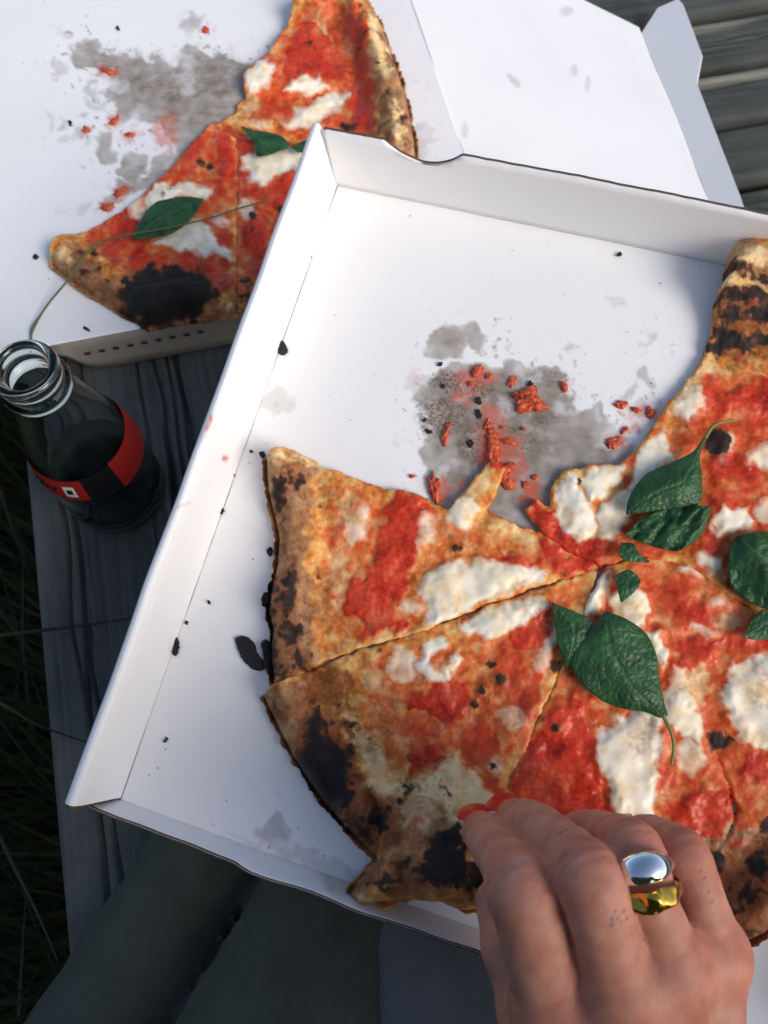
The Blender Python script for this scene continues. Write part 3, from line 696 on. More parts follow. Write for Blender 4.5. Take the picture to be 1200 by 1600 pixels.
# --- slice A
outA = [(413, 716), (452, 708), (490, 720), (494, 730), (545, 748), (600, 766), (622, 768), (640, 768), (668, 784), (704, 800), (722, 778), (745, 748), (768, 722), (786, 730), (770, 765), (752, 795), (770, 806), (820, 826), (852, 838), (876, 856), (905, 868), (930, 884), (880, 899), (830, 914), (760, 939), (700, 964), (650, 983), (590, 999), (530, 1019), (480, 1043), (424, 1066), (420, 1010), (424, 985), (416, 955), (420, 925), (430, 880), (433, 840), (424, 800), (415, 760)]
rimA = [(413, 714), (415, 760), (424, 800), (433, 840), (430, 880), (420, 925), (416, 955), (424, 985), (420, 1010), (424, 1068)]
shA = dict(
    crust=[[(410, 700), (470, 715), (492, 735), (488, 800), (478, 870), (490, 930), (495, 1000), (490, 1050), (400, 1080), (400, 700)]],
    wash=[(.62, [(520, 745), (600, 765), (700, 800), (850, 840), (930, 885), (700, 960), (560, 1010), (500, 1000), (500, 880), (505, 800)])],
    sauce=[[(622, 766), (650, 774), (676, 790), (664, 830), (646, 868), (640, 905), (618, 945), (602, 985), (586, 1002), (560, 978), (536, 955), (536, 930), (560, 905), (582, 880), (587, 840), (600, 800)],
           ell(622, 976, 17, 12, 20), ell(566, 850, 9, 5), [(850, 838), (890, 860), (940, 884), (900, 905), (860, 890), (840, 870)], (.75, [(850, 870), (790, 860), (740, 880), (830, 905)]), (.6, ell(572, 893, 12, 8)), (.8, ell(780, 726, 16, 14)), (.55, ell(560, 790, 12, 20, 30)), (.5, ell(530, 830, 14, 24))],
    cheese=[[(655, 912), (668, 895), (700, 882), (745, 876), (800, 880), (838, 888), (852, 896), (838, 908), (800, 922), (762, 936), (722, 954), (692, 974), (666, 976), (674, 952), (652, 930)], (.55, ell(665, 830, 14, 30, 20)), (.5, ell(640, 950, 20, 16)), (.8, ell(722, 805, 26, 24, -40)), (.5, ell(560, 820, 18, 34, 20))],
    pale=[(.9, ell(452, 713, 38, 8, 5)), (.55, ell(745, 760, 14, 40, 35)), (.5, ell(800, 830, 40, 12, 25)), (.5, ell(545, 800, 20, 30)), (.45, ell(530, 900, 16, 60)), (.8, ell(615, 1000, 60, 6, -20))],
    toast=[(.6, ell(505, 930, 22, 60)), (.55, ell(520, 780, 24, 40)), (.7, ell(714, 852, 16, 13)), (.5, ell(600, 760, 60, 8, 15)), (.55, ell(470, 860, 18, 60)), (.6, ell(440, 960, 20, 90)), (.6, ell(455, 1030, 40, 30)), (.35, ell(550, 960, 40, 50)), (.5, ell(450, 790, 18, 50))],
    char=[ell(437, 768, 9, 32, 4), ell(465, 752, 8, 13), ell(451, 927, 13, 38, 8), (.8, ell(454, 988, 16, 22)), (.9, ell(471, 1036, 12, 14)), (.55, ell(446, 860, 8, 18)), (.85, [(415, 890), (430, 900), (426, 960), (434, 1010), (432, 1062), (400, 1070), (400, 890)]), (.6, ell(440, 820, 6, 20)), (.7, ell(430, 1052, 22, 12, -20)), (.6, ell(470, 720, 16, 5, 10))],
    dots=[ell(713, 856, 9, 6), ell(500, 790, 4, 4), ell(498, 900, 4, 6), ell(597, 1012, 5, 4)])
slA = add_slice('tan crusted pizza slice with a red sauce band, pointing at the grease stain', BOX, outA, rimA, shA, 11, rimh=.010, rimw=.023)

# --- slice B (its outer crust is pinched up in the fingers)
outB = [(409, 1090), (470, 1058), (530, 1033), (590, 1011), (650, 993), (700, 977), (760, 952), (830, 927), (880, 911), (932, 894), (920, 935), (900, 990), (880, 1035), (868, 1058), (840, 1118), (812, 1180), (786, 1246), (800, 1300), (812, 1372), (790, 1400), (728, 1414), (690, 1392), (640, 1400), (604, 1411), (565, 1413), (546, 1394), (560, 1374), (588, 1344), (570, 1328), (545, 1302), (500, 1252), (460, 1192), (430, 1135)]
rimB = [(409, 1090), (430, 1135), (460, 1192), (500, 1252), (545, 1302), (588, 1344), (560, 1374), (546, 1394), (565, 1413), (640, 1400), (728, 1414), (800, 1405)]
flapB = [(574, 1232), (572, 1216), (586, 1212), (606, 1224), (640, 1221), (668, 1212), (690, 1192), (712, 1178), (742, 1210), (784, 1250), (830, 1290), (830, 1420), (540, 1430), (540, 1380), (590, 1340), (600, 1290), (590, 1250)]
def liftB(px, py, u, v):
    sd = polysd(flapB, px, py, margin=90)
    s = sstep(2, -4, sd)                             # a curled lip: the crust is folded back over the slice
    rise = sstep(0, -70, sd)
    far = sstep(1215, 1300, py) * sstep(590, 730, px)
    return s * .0060 + rise * .0040 + far * .0075
shB = dict(
    crust=[[(400, 1080), (470, 1060), (490, 1080), (485, 1150), (520, 1200), (545, 1260), (600, 1340), (560, 1430), (380, 1300)], (.7, [(590, 1240), (680, 1230), (740, 1300), (700, 1400), (600, 1400)])],
    wash=[(.66, [(560, 1030), (700, 985), (930, 900), (860, 1060), (780, 1240), (700, 1190), (600, 1200), (560, 1120)]), (.8, ell(790, 1120, 60, 90, 25)), (.7, ell(560, 1250, 40, 30, 50)), (.5, ell(640, 1300, 40, 40))],
    sauce=[[(636, 1088), (668, 1076), (700, 1060), (730, 1064), (738, 1085), (728, 1118), (704, 1136), (668, 1118), (640, 1100)], [(634, 1182), (660, 1160), (690, 1168), (702, 1184), (676, 1202), (642, 1206)], [(780, 1010), (830, 960), (866, 940), (862, 1000), (820, 1020)], (.8, ell(775, 1228, 22, 14, 40)), (.65, ell(660, 1140, 30, 16)), (.6, ell(800, 1050, 26, 40)), (.6, ell(750, 1160, 30, 40)), (.7, ell(830, 1085, 16, 50, 25)), (.5, ell(610, 1140, 12, 6)), (.55, ell(640, 1320, 14, 8, 60)), (.6, ell(655, 1285, 10, 14))],
    cheese=[[(716, 980), (750, 962), (800, 940), (846, 934), (853, 948), (822, 968), (782, 996), (748, 992)], [(682, 998), (700, 1000), (692, 1014), (674, 1024), (672, 1044), (690, 1048), (704, 1036), (712, 1020), (722, 1030), (712, 1052), (690, 1064), (664, 1058), (654, 1042), (662, 1014)], (.6, ell(870, 990, 14, 40, 30)), (.55, ell(630, 1040, 26, 30)), (.5, ell(800, 1120, 26, 20)), (.5, ell(772, 1196, 16, 14)), (.5, ell(850, 1030, 14, 24))],
    pale=[[(574, 1232), (572, 1216), (586, 1212), (606, 1224), (640, 1221), (668, 1212), (690, 1192), (712, 1178), (742, 1210), (780, 1250), (745, 1285), (716, 1262), (670, 1246), (640, 1240), (600, 1244)], (.7, [(690, 1240), (780, 1252), (760, 1300), (712, 1300), (690, 1275)]), (.6, ell(650, 1270, 40, 26)), (.5, ell(560, 1150, 14, 50, -30)), (.55, ell(590, 1190, 20, 30)), (.6, ell(590, 1406, 40, 8)), (.5, ell(450, 1085, 30, 16, -20)), (.4, ell(580, 1060, 16, 30))],
    toast=[(.9, ell(510, 1075, 50, 44)), (.75, ell(450, 1085, 40, 30)), (.9, ell(600, 1290, 40, 50, 20)), (.7, ell(690, 1270, 30, 20)), (1., [(470, 1100), (540, 1110), (560, 1200), (600, 1260), (590, 1330), (520, 1270), (450, 1180)]), (.6, ell(640, 1260, 40, 30)), (.8, ell(640, 1370, 80, 30)), (.6, ell(440, 1110, 30, 30)), (.5, ell(560, 1090, 20, 60)), (.55, ell(790, 1100, 60, 60)), (.5, ell(600, 1120, 30, 50)), (.6, ell(650, 1225, 30, 12)), (.7, ell(700, 1400, 40, 12))],
    char=[[(482, 1112), (500, 1104), (508, 1150), (530, 1162), (552, 1166), (546, 1204), (552, 1248), (530, 1262), (498, 1240), (474, 1195), (478, 1150)], (.9, [(480, 1150), (510, 1240), (550, 1290), (560, 1300), (540, 1305), (490, 1245), (460, 1185)]), [(672, 1318), (690, 1296), (712, 1290), (722, 1312), (730, 1380), (700, 1386), (664, 1380), (650, 1356)], ell(590, 1280, 14, 20, -20), (.85, ell(570, 1300, 26, 8, 55)), (.85, ell(600, 1378, 30, 10, -8)), (.7, ell(630, 1352, 20, 12)), (.7, ell(490, 1090, 9, 7)), (.7, ell(545, 1130, 14, 8)), (.75, ell(640, 1232, 10, 7)), (.8, ell(700, 1238, 5, 14, -20)), (.6, ell(428, 1112, 8, 22, -30)), (.9, ell(745, 1372, 20, 24)), (.5, ell(585, 1165, 12, 8)), (.6, ell(556, 1384, 10, 8))],
    dots=[ell(768, 1038, 10, 7), ell(782, 1062, 10, 11), ell(752, 1078, 7, 10), ell(741, 1100, 9, 6), ell(868, 1040, 10, 11), ell(770, 1196, 6, 5), ell(596, 1016, 5, 4), ell(626, 1252, 7, 6), ell(606, 1264, 7, 7), ell(520, 1130, 5, 5), ell(530, 1100, 4, 4), ell(760, 1262, 3, 7)])
slB = add_slice('charred pizza slice whose blistered crust is folded over and pinched by the fingers', BOX, outB, rimB, shB, 23, rimh=.011, rimw=.024, lift=liftB)

# --- slice C (wide piece under the hand, split by a notch)
arc = lambda a0, a1, n, r=.152: [tuple(float(q) for q in project(BOX.at(.184 + r * math.cos(rad(a)), .167 + r * math.sin(rad(a)), .006))) for a in np.linspace(a0, a1, n)]
outC = [(948, 890), (1000, 872), (1052, 880), (1100, 903), (1150, 938), (1200, 972), (1260, 1010), (1330, 1055)] + arc(24, 46, 5) + [(1196, 1464), (1152, 1486), (1146, 1440), (1110, 1392), (1120, 1342), (1150, 1300), (1166, 1268), (1152, 1240), (1132, 1190), (1112, 1148), (1104, 1150), (1118, 1185), (1136, 1236), (1144, 1280), (1120, 1330), (1060, 1380), (960, 1392), (880, 1380), (830, 1350), (800, 1300), (790, 1248), (818, 1180), (846, 1120), (874, 1060), (906, 992), (926, 938)]
rimC = [(1330, 1060)] + arc(26, 46, 5) + [(1196, 1464), (1152, 1486)]
shC = dict(
    crust=[[(1100, 1300), (1150, 1290), (1180, 1300), (1240, 1240), (1420, 1100), (1420, 1560), (1100, 1520)]],
    wash=[[(940, 880), (1060, 870), (1200, 960), (1400, 1080), (1300, 1300), (1180, 1290), (1140, 1340), (900, 1400), (780, 1320), (800, 1200), (900, 1000)]],
    sauce=[[(806, 1196), (830, 1160), (858, 1120), (892, 1080), (912, 1100), (930, 1150), (946, 1190), (940, 1240), (970, 1270), (1010, 1290), (1060, 1290), (1080, 1330), (900, 1400), (780, 1330), (786, 1250)], [(1040, 1252), (1096, 1232), (1136, 1240), (1144, 1280), (1120, 1320), (1060, 1310)], [(1055, 1000), (1096, 990), (1130, 1000), (1110, 1040), (1076, 1050), (1050, 1030)], (.7, ell(1085, 960, 40, 24, 20)), (.6, ell(1010, 1040, 20, 30)), (.75, ell(1170, 1000, 40, 20)), (.8, ell(1185, 1200, 30, 26)), (.6, ell(1060, 920, 30, 20)), (.75, ell(1160, 1320, 20, 16)), ell(1250, 1180, 40, 30), (.6, ell(1030, 1190, 10, 40)), (.6, ell(870, 1140, 30, 30))],
    cheese=[[(884, 934), (912, 912), (938, 902), (948, 896), (940, 930), (926, 962), (896, 958)], [(954, 932), (980, 914), (1004, 926), (1012, 960), (996, 982), (962, 968)], [(1000, 985), (1028, 990), (1044, 1024), (1034, 1040), (1016, 1024)], [(938, 1152), (968, 1120), (1008, 1108), (1036, 1126), (1030, 1170), (1022, 1220), (1022, 1278), (994, 1288), (958, 1264), (952, 1222), (932, 1190)], [(1034, 1084), (1056, 1072), (1078, 1092), (1094, 1130), (1096, 1156), (1062, 1148), (1040, 1118)],
            [(1132, 1074), (1150, 1040), (1190, 1022), (1280, 1030), (1270, 1130), (1210, 1172), (1160, 1160), (1134, 1118)], (.6, ell(1080, 890, 20, 10, 20)), (.55, ell(1100, 985, 22, 9, 25)), (.6, ell(1080, 1180, 22, 34)), (.5, ell(1060, 1060, 14, 20)), (.5, ell(1120, 940, 20, 14))],
    pale=[(.55, ell(1080, 1060, 30, 60)), (.5, ell(1130, 970, 30, 14)), (.6, ell(940, 930, 8, 40, 25)), (.45, ell(1140, 1330, 20, 12))],
    toast=[(.5, ell(862, 1135, 14, 14)), (.5, ell(1000, 1150, 30, 40)), (.8, [(1110, 1320), (1200, 1300), (1300, 1260), (1300, 1500), (1130, 1500), (1100, 1400)]), (.5, ell(1120, 1160, 18, 14)), (.4, ell(990, 1010, 20, 20)), (.45, ell(1190, 1080, 30, 50))],
    char=[(.9, ell(1115, 1350, 22, 16, 30)), ell(1170, 1400, 22, 12, -30), ell(1125, 1162, 16, 11, 20), ell(1185, 1350, 16, 24), (.8, ell(1150, 1420, 12, 10)), (.8, ell(1168, 1455, 16, 10)), (.9, ell(1240, 1400, 30, 30)), (.8, ell(1200, 1300, 14, 20)), (.9, ell(1330, 1250, 20, 40)), (.7, ell(1150, 1470, 10, 14))],
    dots=[ell(866, 1136, 8, 8), ell(1120, 1150, 12, 8), ell(1170, 1378, 6, 5), ell(1140, 1390, 6, 6), ell(1160, 1365, 5, 4), ell(850, 1124, 4, 4)])
slC = add_slice('wide saucy pizza piece split by a notch, lying under the knuckles of the hand', BOX, outC, rimC, shC, 37, rimh=.011, rimw=.022)

# --- slice E (runs up against the back wall of the box)
outE = [(940, 880), (908, 868), (874, 848), (848, 824), (826, 796), (838, 782), (866, 796), (867, 760), (884, 738), (930, 727), (974, 730), (988, 714), (1012, 688), (1050, 632), (1086, 586), (1106, 556), (1114, 532), (1120, 496), (1128, 446), (1140, 404), (1150, 396), (1210, 402), (1290, 425), (1370, 470)] + [(1420, 560), (1440, 700), (1430, 850), (1390, 960), (1330, 1045), (1260, 1000), (1200, 962), (1150, 928), (1100, 893), (1052, 870), (1000, 862)]
rimE = [(1126, 396), (1150, 392), (1210, 398), (1290, 421), (1370, 466), (1420, 560), (1440, 700), (1430, 850), (1390, 960)]
def liftE(px, py, u, v): return .012 * sstep(560, 420, py) 
shE = dict(
    crust=[[(1120, 380), (1300, 390), (1460, 500), (1470, 960), (1380, 960), (1370, 640), (1250, 520), (1200, 500), (1130, 470)]],
    wash=[[(820, 780), (940, 890), (1060, 870), (1200, 960), (1340, 1020), (1370, 700), (1300, 580), (1120, 580), (1050, 650), (1000, 720), (960, 780), (870, 810)]],
    sauce=[[(1104, 588), (1140, 612), (1210, 584), (1280, 600), (1220, 650), (1140, 648), (1106, 652), (1090, 612)], [(822, 780), (870, 800), (880, 830), (940, 845), (944, 886), (900, 900), (850, 850)], (.7, ell(1130, 790, 26, 30)), (.7, ell(1050, 800, 40, 30)), (.7, ell(1150, 730, 44, 26, 20)), (.6, ell(1180, 660, 30, 30)), ell(1160, 560, 14, 8), (.8, ell(1098, 600, 14, 12)), (.6, ell(1030, 860, 30, 14)), (.6, ell(1160, 770, 30, 12)), ell(1260, 760, 50, 40), (.75, ell(1180, 470, 14, 8)), (.6, ell(1190, 530, 20, 12)), (.7, ell(1110, 850, 20, 20))],
    cheese=[[(868, 806), (870, 762), (886, 742), (902, 752), (908, 782), (930, 802), (930, 836), (908, 848), (884, 830)], [(906, 750), (930, 728), (974, 730), (966, 752), (944, 778), (918, 784)], [(934, 806), (956, 776), (982, 768), (996, 776), (980, 806), (954, 842), (934, 832)], [(984, 772), (990, 724), (1012, 692), (1032, 676), (1044, 700), (1050, 722), (1020, 740), (1000, 770)], [(1110, 822), (1128, 796), (1168, 794), (1172, 816), (1142, 834), (1118, 842)], (.75, [(1048, 640), (1066, 606), (1092, 600), (1100, 640), (1070, 660)]), (.65, ell(1190, 715, 22, 22)), (.7, ell(1110, 878, 26, 14, 30)), (.8, ell(1280, 680, 40, 30)), (.6, ell(1130, 690, 20, 16)), (.6, ell(1195, 800, 14, 24)), ell(1300, 880, 40, 30)],
    pale=[(.95, [(1140, 376), (1220, 390), (1300, 420), (1300, 440), (1200, 412), (1140, 405)]), (.9, [(1130, 426), (1180, 428), (1220, 440), (1210, 460), (1160, 446), (1132, 446)]), (.6, ell(1110, 566, 20, 12, -40)), (.6, ell(1075, 612, 12, 44, 32)), (.6, ell(1020, 700, 8, 40, 36))],
    toast=[(.85, [(1120, 460), (1180, 460), (1260, 500), (1240, 560), (1140, 580), (1110, 540)]), (.6, ell(1062, 690, 24, 26)), (.5, ell(1100, 780, 30, 14)), (.6, ell(1060, 620, 10, 50, 32)), (.5, ell(1180, 600, 30, 14)), (.6, ell(875, 750, 10, 20)), (.5, ell(1130, 750, 30, 20)), (.6, ell(1150, 890, 20, 10, 30))],
    char=[[(1134, 410), (1164, 408), (1168, 424), (1210, 436), (1220, 450), (1180, 432), (1138, 426)], [(1128, 452), (1150, 448), (1210, 466), (1212, 480), (1170, 470), (1140, 474)], [(1108, 536), (1122, 508), (1146, 512), (1180, 548), (1162, 552), (1140, 540), (1118, 556)], [(1160, 486), (1210, 476), (1220, 500), (1180, 506)], (.9, ell(1140, 492, 18, 14)), (.9, ell(1190, 530, 30, 12)), (.8, ell(1125, 470, 8, 20)), (.9, ell(1185, 455, 30, 8, 12)), (.6, ell(1075, 664, 16, 5, 20)), (.9, ell(1290, 480, 40, 30)), (.9, ell(1400, 640, 26, 60))],
    dots=[ell(1121, 692, 21, 22), ell(904, 754, 4, 5), ell(1150, 902, 10, 6, 30)])
slE = add_slice('large pizza piece with black blistered crust against the back wall of the box', BOX, outE, rimE, shE, 53, rimh=.012, rimw=.026, lift=liftE)

# --- the half pizza in the back box: three slices
def liftL(px, py, u, v): return .006 * sstep(14, -28, polysd(ell(264, 464, 72, 38, 0), px, py, margin=60))
outL = [(78, 410), (92, 384), (112, 370), (150, 352), (190, 331), (225, 300), (262, 264), (300, 225), (328, 192), (344, 186), (352, 205), (366, 212), (372, 262), (366, 330), (366, 420), (374, 486), (300, 496), (232, 508), (198, 490), (150, 462), (120, 442)]
rimL = [(78, 410), (120, 442), (150, 462), (198, 490), (232, 508), (300, 496), (374, 486)]
shL = dict(
    crust=[[(70, 400), (110, 370), (130, 400), (180, 440), (220, 440), (380, 470), (380, 520), (100, 520)]],
    wash=[[(120, 370), (340, 180), (380, 260), (370, 450), (200, 440)]],
    sauce=[[(170, 340), (212, 322), (225, 360), (208, 372), (180, 420), (165, 400)], [(210, 390), (250, 395), (300, 400), (362, 410), (366, 436), (340, 460), (300, 430), (240, 425), (200, 430)], [(330, 200), (362, 215), (368, 280), (345, 270), (335, 230)], (.8, ell(300, 230, 20, 30, 40)), (.7, ell(345, 300, 16, 20)), (.8, ell(290, 265, 26, 12, -40)), (.7, ell(345, 370, 14, 40))],
    cheese=[[(232, 310), (240, 290), (290, 285), (332, 300), (320, 312), (280, 310), (240, 330), (228, 330)], [(240, 385), (262, 372), (290, 352), (316, 345), (330, 370), (362, 392), (366, 405), (320, 398), (280, 392)], (.6, ell(215, 330, 14, 22)), (.6, ell(345, 345, 14, 10))],
    pale=[(.5, ell(100, 395, 20, 14, -30)), (.4, ell(350, 480, 20, 8))],
    toast=[(.7, ell(150, 410, 40, 24, 40)), (.6, ell(320, 256, 24, 14)), (.7, ell(180, 450, 50, 20, 25)), (.6, ell(330, 440, 26, 12, 30))],
    char=[[(184, 470), (194, 436), (228, 420), (270, 416), (316, 430), (346, 462), (304, 496), (240, 514), (198, 496)], (.9, ell(136, 427, 12, 7, 30)), (.5, ell(160, 460, 30, 10, 30))],
    dots=[ell(314, 254, 7, 6), ell(328, 260, 7, 6), ell(126, 394, 5, 5), ell(148, 397, 7, 6), ell(155, 420, 4, 4), ell(168, 440, 5, 5), ell(257, 307, 3, 3), ell(266, 298, 3, 2)])
add_slice('corner pizza slice in the back box with one big black burnt bubble on its crust', BACK, outL, rimL, shL, 71, step=.0009, rimh=.010, rimw=.030, oh=.006, lift=liftL)
outM = [(338, 192), (352, 184), (376, 170), (390, 180), (420, 205), (470, 230), (520, 225), (600, 300), (640, 340), (560, 480), (470, 500), (376, 486), (370, 420), (370, 330), (376, 262), (368, 214)]
rimM = [(374, 488), (470, 502), (560, 482), (640, 342)]
shM = dict(crust=[[(380, 470), (560, 440), (600, 520), (380, 520)]], wash=[[(350, 190), (640, 220), (560, 480), (370, 480)]],
    sauce=[[(345, 190), (362, 195), (368, 260), (360, 280), (350, 240)], (.8, ell(390, 290, 18, 26)), (.8, ell(430, 310, 24, 30, 30)), ell(460, 280, 30, 16, -20), (.8, ell(400, 380, 20, 60)), (.8, ell(390, 230, 24, 10)), ell(480, 400, 50, 40)],
    cheese=[[(382, 250), (400, 240), (440, 238), (470, 235), (480, 250), (440, 270), (410, 290), (392, 290)], (.7, ell(470, 262, 14, 10)), (.6, ell(388, 330, 10, 20)), ell(520, 330, 40, 30)],
    toast=[(.5, ell(400, 420, 20, 30)), (.6, ell(365, 205, 14, 14)), (.6, ell(400, 340, 12, 12))], pale=[],
    char=[(.9, ell(388, 440, 10, 8)), (.9, ell(388, 462, 8, 10)), ell(500, 480, 60, 16)], dots=[ell(396, 340, 6, 7), ell(438, 328, 5, 6), ell(395, 360, 4, 5)])
add_slice('pizza slice in the back box half hidden behind the corner of the front box', BACK, outM, rimM, shM, 83, step=.0009, rimh=.010, rimw=.030)
outR = [(372, 182), (372, 160), (386, 148), (382, 120), (392, 106), (420, 86), (445, 50), (460, 22), (484, -6), (540, -10), (575, 8), (592, 34), (606, 72), (622, 116), (638, 170), (648, 225), (650, 250), (610, 262), (545, 240), (500, 224), (470, 226), (420, 200), (384, 194)]
rimR = [(484, -8), (540, -12), (575, 6), (592, 34), (606, 72), (622, 116), (638, 170), (648, 225), (650, 256)]
def liftR(px, py, u, v): return .005 * sstep(520, 600, px) + .004 * sstep(8, -8, polysd([(372, 146), (440, 150), (548, 140), (560, 0), (440, 0), (370, 110)], px, py, margin=30))
shR = dict(crust=[[(560, -10), (580, 20), (585, 90), (590, 180), (600, 260), (670, 260), (640, 100), (600, -10)], (.6, [(470, -10), (500, 20), (520, 60), (545, 120), (535, 130), (500, 80), (480, 30)])],
    wash=[[(370, 190), (400, 100), (480, 0), (570, 0), (590, 250), (480, 225)]],
    sauce=[[(440, 100), (470, 40), (500, 30), (520, 70), (545, 130), (520, 120), (490, 120), (450, 140)], [(540, 30), (575, 40), (582, 120), (585, 190), (560, 210), (545, 190), (548, 140), (556, 100)], (.8, ell(430, 170, 30, 14)), (.7, ell(520, 190, 26, 14)), (.8, ell(390, 115, 10, 12)), (.8, ell(420, 110, 20, 12))],
    cheese=[[(390, 140), (386, 115), (405, 98), (430, 105), (420, 130), (400, 148)], [(446, 140), (470, 122), (495, 122), (512, 142), (480, 148)], [(446, 200), (470, 168), (520, 150), (546, 145), (540, 160), (500, 190), (470, 200)], (.5, ell(400, 200, 20, 10))],
    pale=[(.8, ell(590, 70, 12, 60, -15)), (.9, ell(622, 200, 10, 60, -8)), (.7, ell(510, 70, 8, 50, -22)), (.6, ell(395, 165, 14, 16))],
    toast=[(.6, ell(560, 60, 14, 40)), (.5, ell(420, 170, 40, 20)), (.6, ell(600, 140, 14, 80, -12)), (.6, ell(480, 20, 20, 20))],
    char=[(.9, ell(634, 188, 7, 9)), (.8, ell(608, 90, 4, 10, -20)), (.8, ell(555, 75, 5, 7)), (.9, ell(544, 202, 10, 9)), (.8, ell(498, 2, 10, 6)), (.7, ell(614, 150, 4, 20, -20))], dots=[ell(484, 70, 4, 4), ell(590, 100, 4, 4), ell(562, 10, 3, 4)])
add_slice('pizza slice in the back box with a tall pale crust beside the lid fold', BACK, outR, rimR, shR, 97, step=.0009, rimh=.015, rimw=.030, lift=liftR)
#PART5
# ------------------------------------------------------------------ basil
def m_basil(name, a, b):
    k = NT(name, .46, .35)
    n = k.noise(90, 4, .6); n2 = k.noise(500, 3)
    rib = k.attr('rib').outputs['Fac']
    c = k.mix(k.mr(n, .3, .7), a, b); c = k.mix(k.math('MULTIPLY', rib, .34), c, srgb(104, 138, 84)); k.col(c)
    vo = k.n('TexVoronoi', feature='DISTANCE_TO_EDGE'); vo.inputs['Scale'].default_value = 330; k.l(k.obj(), vo.inputs['Vector'])
    k.bump(k.math('ADD', k.math('ADD', n2, k.math('MULTIPLY', n, 2)), k.math('MULTIPLY', vo.outputs['Distance'], 2.5)), .45, .0006); return k.m
M_BASIL = m_basil('basil_green', srgb(14, 48, 26), srgb(50, 96, 52))
M_STEM = m_grass('basil_stem', srgb(86, 108, 50), srgb(140, 140, 78))
M_STALK = m_grass('dry_grass_stalk', srgb(60, 78, 46), srgb(112, 118, 64))

def top_h(plane, u, v, default=.008):
    return default
def leaf(plane, left, right, hfun, label, curl=.003, wr=.0008, seed=1, tip_stem=None, n=46, m=31):
    """left/right: pixel polylines from leaf base to tip; the blade is ruled between them and domed"""
    def res(p):
        c = catmull(np.array(p, float), 10); s = np.r_[0, np.cumsum(np.linalg.norm(np.diff(c, axis=0), axis=1))]; t = np.linspace(0, s[-1], n)
        return np.stack([np.interp(t, s, c[:, i]) for i in (0, 1)], 1)
    L = res(left); Rr = res(right); w = np.linspace(0, 1, m)
    px = L[:, 0, None] * (1 - w) + Rr[:, 0, None] * w; py = L[:, 1, None] * (1 - w) + Rr[:, 1, None] * w
    a = np.linspace(0, 1, n)[:, None]; x = (w - .5)[None, :]
    h0 = hfun(px, py)
    u, v = plane.uv(px, py, h0)
    width = np.linalg.norm(L - Rr, axis=1)[:, None] / 80
    h = h0 + curl * (1 - (2 * x) ** 2) * np.clip(width, 0, 1) - .0006 * np.exp(-(x / .03) ** 2) * np.clip(width, 0, 1)
    vein = np.cos((a * 9 - np.abs(x) * 5) * 2 * math.pi)
    h = h + wr * (vein * .12 * np.clip(width, 0, 1) + 1.5 * fbm2(u * 75, v * 75, 3, seed))
    P = plane.at(u, v, h)
    V, f = extrude_grid(P, .0004, plane.N)
    rib = np.exp(-(x / .022) ** 2) * (1 - a * .3) + .16 * np.clip(vein, 0, 1) ** 6 * (np.abs(x) < .40) + 0 * a
    rib = np.concatenate([rib.ravel()] * 2)
    cen = plane.at(u, v, h).reshape(-1, 3).mean(0)
    root = thing('basil_leaf', cen, label, 'basil leaf', 'basil leaves on the pizza')
    mk('blade', V, f, M_BASIL, root, {'rib': rib})
    if tip_stem is not None:
        pts = np.array([plane.P(*p) for p in tip_stem]); c = catmull(pts, 8)
        V, f = tube(c, .00085 * np.linspace(1.1, .7, len(c)), 7); mk('stem', V, f, M_STEM, root)
    return root
flat = lambda h: (lambda px, py: np.full(np.shape(px), h))
leaf(BOX, [(944, 956), (916, 990), (892, 1034), (908, 1066), (938, 1093), (972, 1107), (1006, 1112), (1030, 1122)], [(948, 955), (980, 968), (1010, 990), (1025, 1022), (1030, 1060), (1038, 1098), (1044, 1118)], flat(.0105), 'largest whole basil leaf with a curled stem, beside the slice cut', .0030, seed=3, tip_stem=[(1036, 1118, .0105), (1047, 1140, .011), (1053, 1165, .0105), (1049, 1195, .009)])
leaf(BOX, [(862, 942), (866, 968), (872, 1004), (884, 1041)], [(866, 943), (894, 954), (924, 970), (922, 998), (906, 1020), (886, 1042)], flat(.0100), 'triangular half basil leaf cut off along the slice edge', .0015, seed=5)
leaf(BOX, [(978, 802), (984, 776), (1008, 742), (1050, 722), (1082, 706), (1098, 686), (1104, 676)], [(980, 804), (1030, 798), (1070, 792), (1094, 786), (1098, 752), (1094, 712), (1106, 678)], flat(.0115), 'basil leaf with pale curved stem beside the round black bubble', .0035, seed=7, tip_stem=[(1102, 684, .0125), (1112, 668, .0145), (1126, 660, .015), (1146, 657, .0135)])
leaf(BOX, [(976, 836), (1000, 812), (1030, 798), (1062, 790), (1096, 790), (1112, 790)], [(978, 838), (1000, 846), (1030, 856), (1062, 860), (1094, 838), (1112, 794)], lambda px, py: .0115 + .0045 * fbm2(px * .035 + py * .02, py * .02, 3, 6), 'crumpled basil leaf folded into ridges below a smooth leaf', .003, .0012, seed=9)
leaf(BOX, [(970, 848), (968, 866), (978, 876), (1014, 879)], [(972, 847), (990, 850), (1000, 866), (1016, 877)], flat(.0105), 'tiny torn basil scrap beneath the crumpled leaf', .001, seed=11)
leaf(BOX, [(962, 900), (964, 915), (970, 940)], [(966, 896), (984, 890), (1001, 906), (992, 924), (973, 941)], flat(.0105), 'small square basil scrap on white cheese near the pizza centre', .0012, seed=13)
leaf(BOX, [(1150, 838), (1140, 864), (1140, 908), (1160, 932), (1200, 952), (1240, 950)], [(1154, 836), (1200, 832), (1246, 840), (1270, 880), (1262, 930), (1244, 948)], lambda px, py: .011 + .0028 * fbm2(px * .03, py * .012, 3, 4), 'broad wrinkled basil leaf by the cut on the right hand piece', .003, .0012, seed=15)
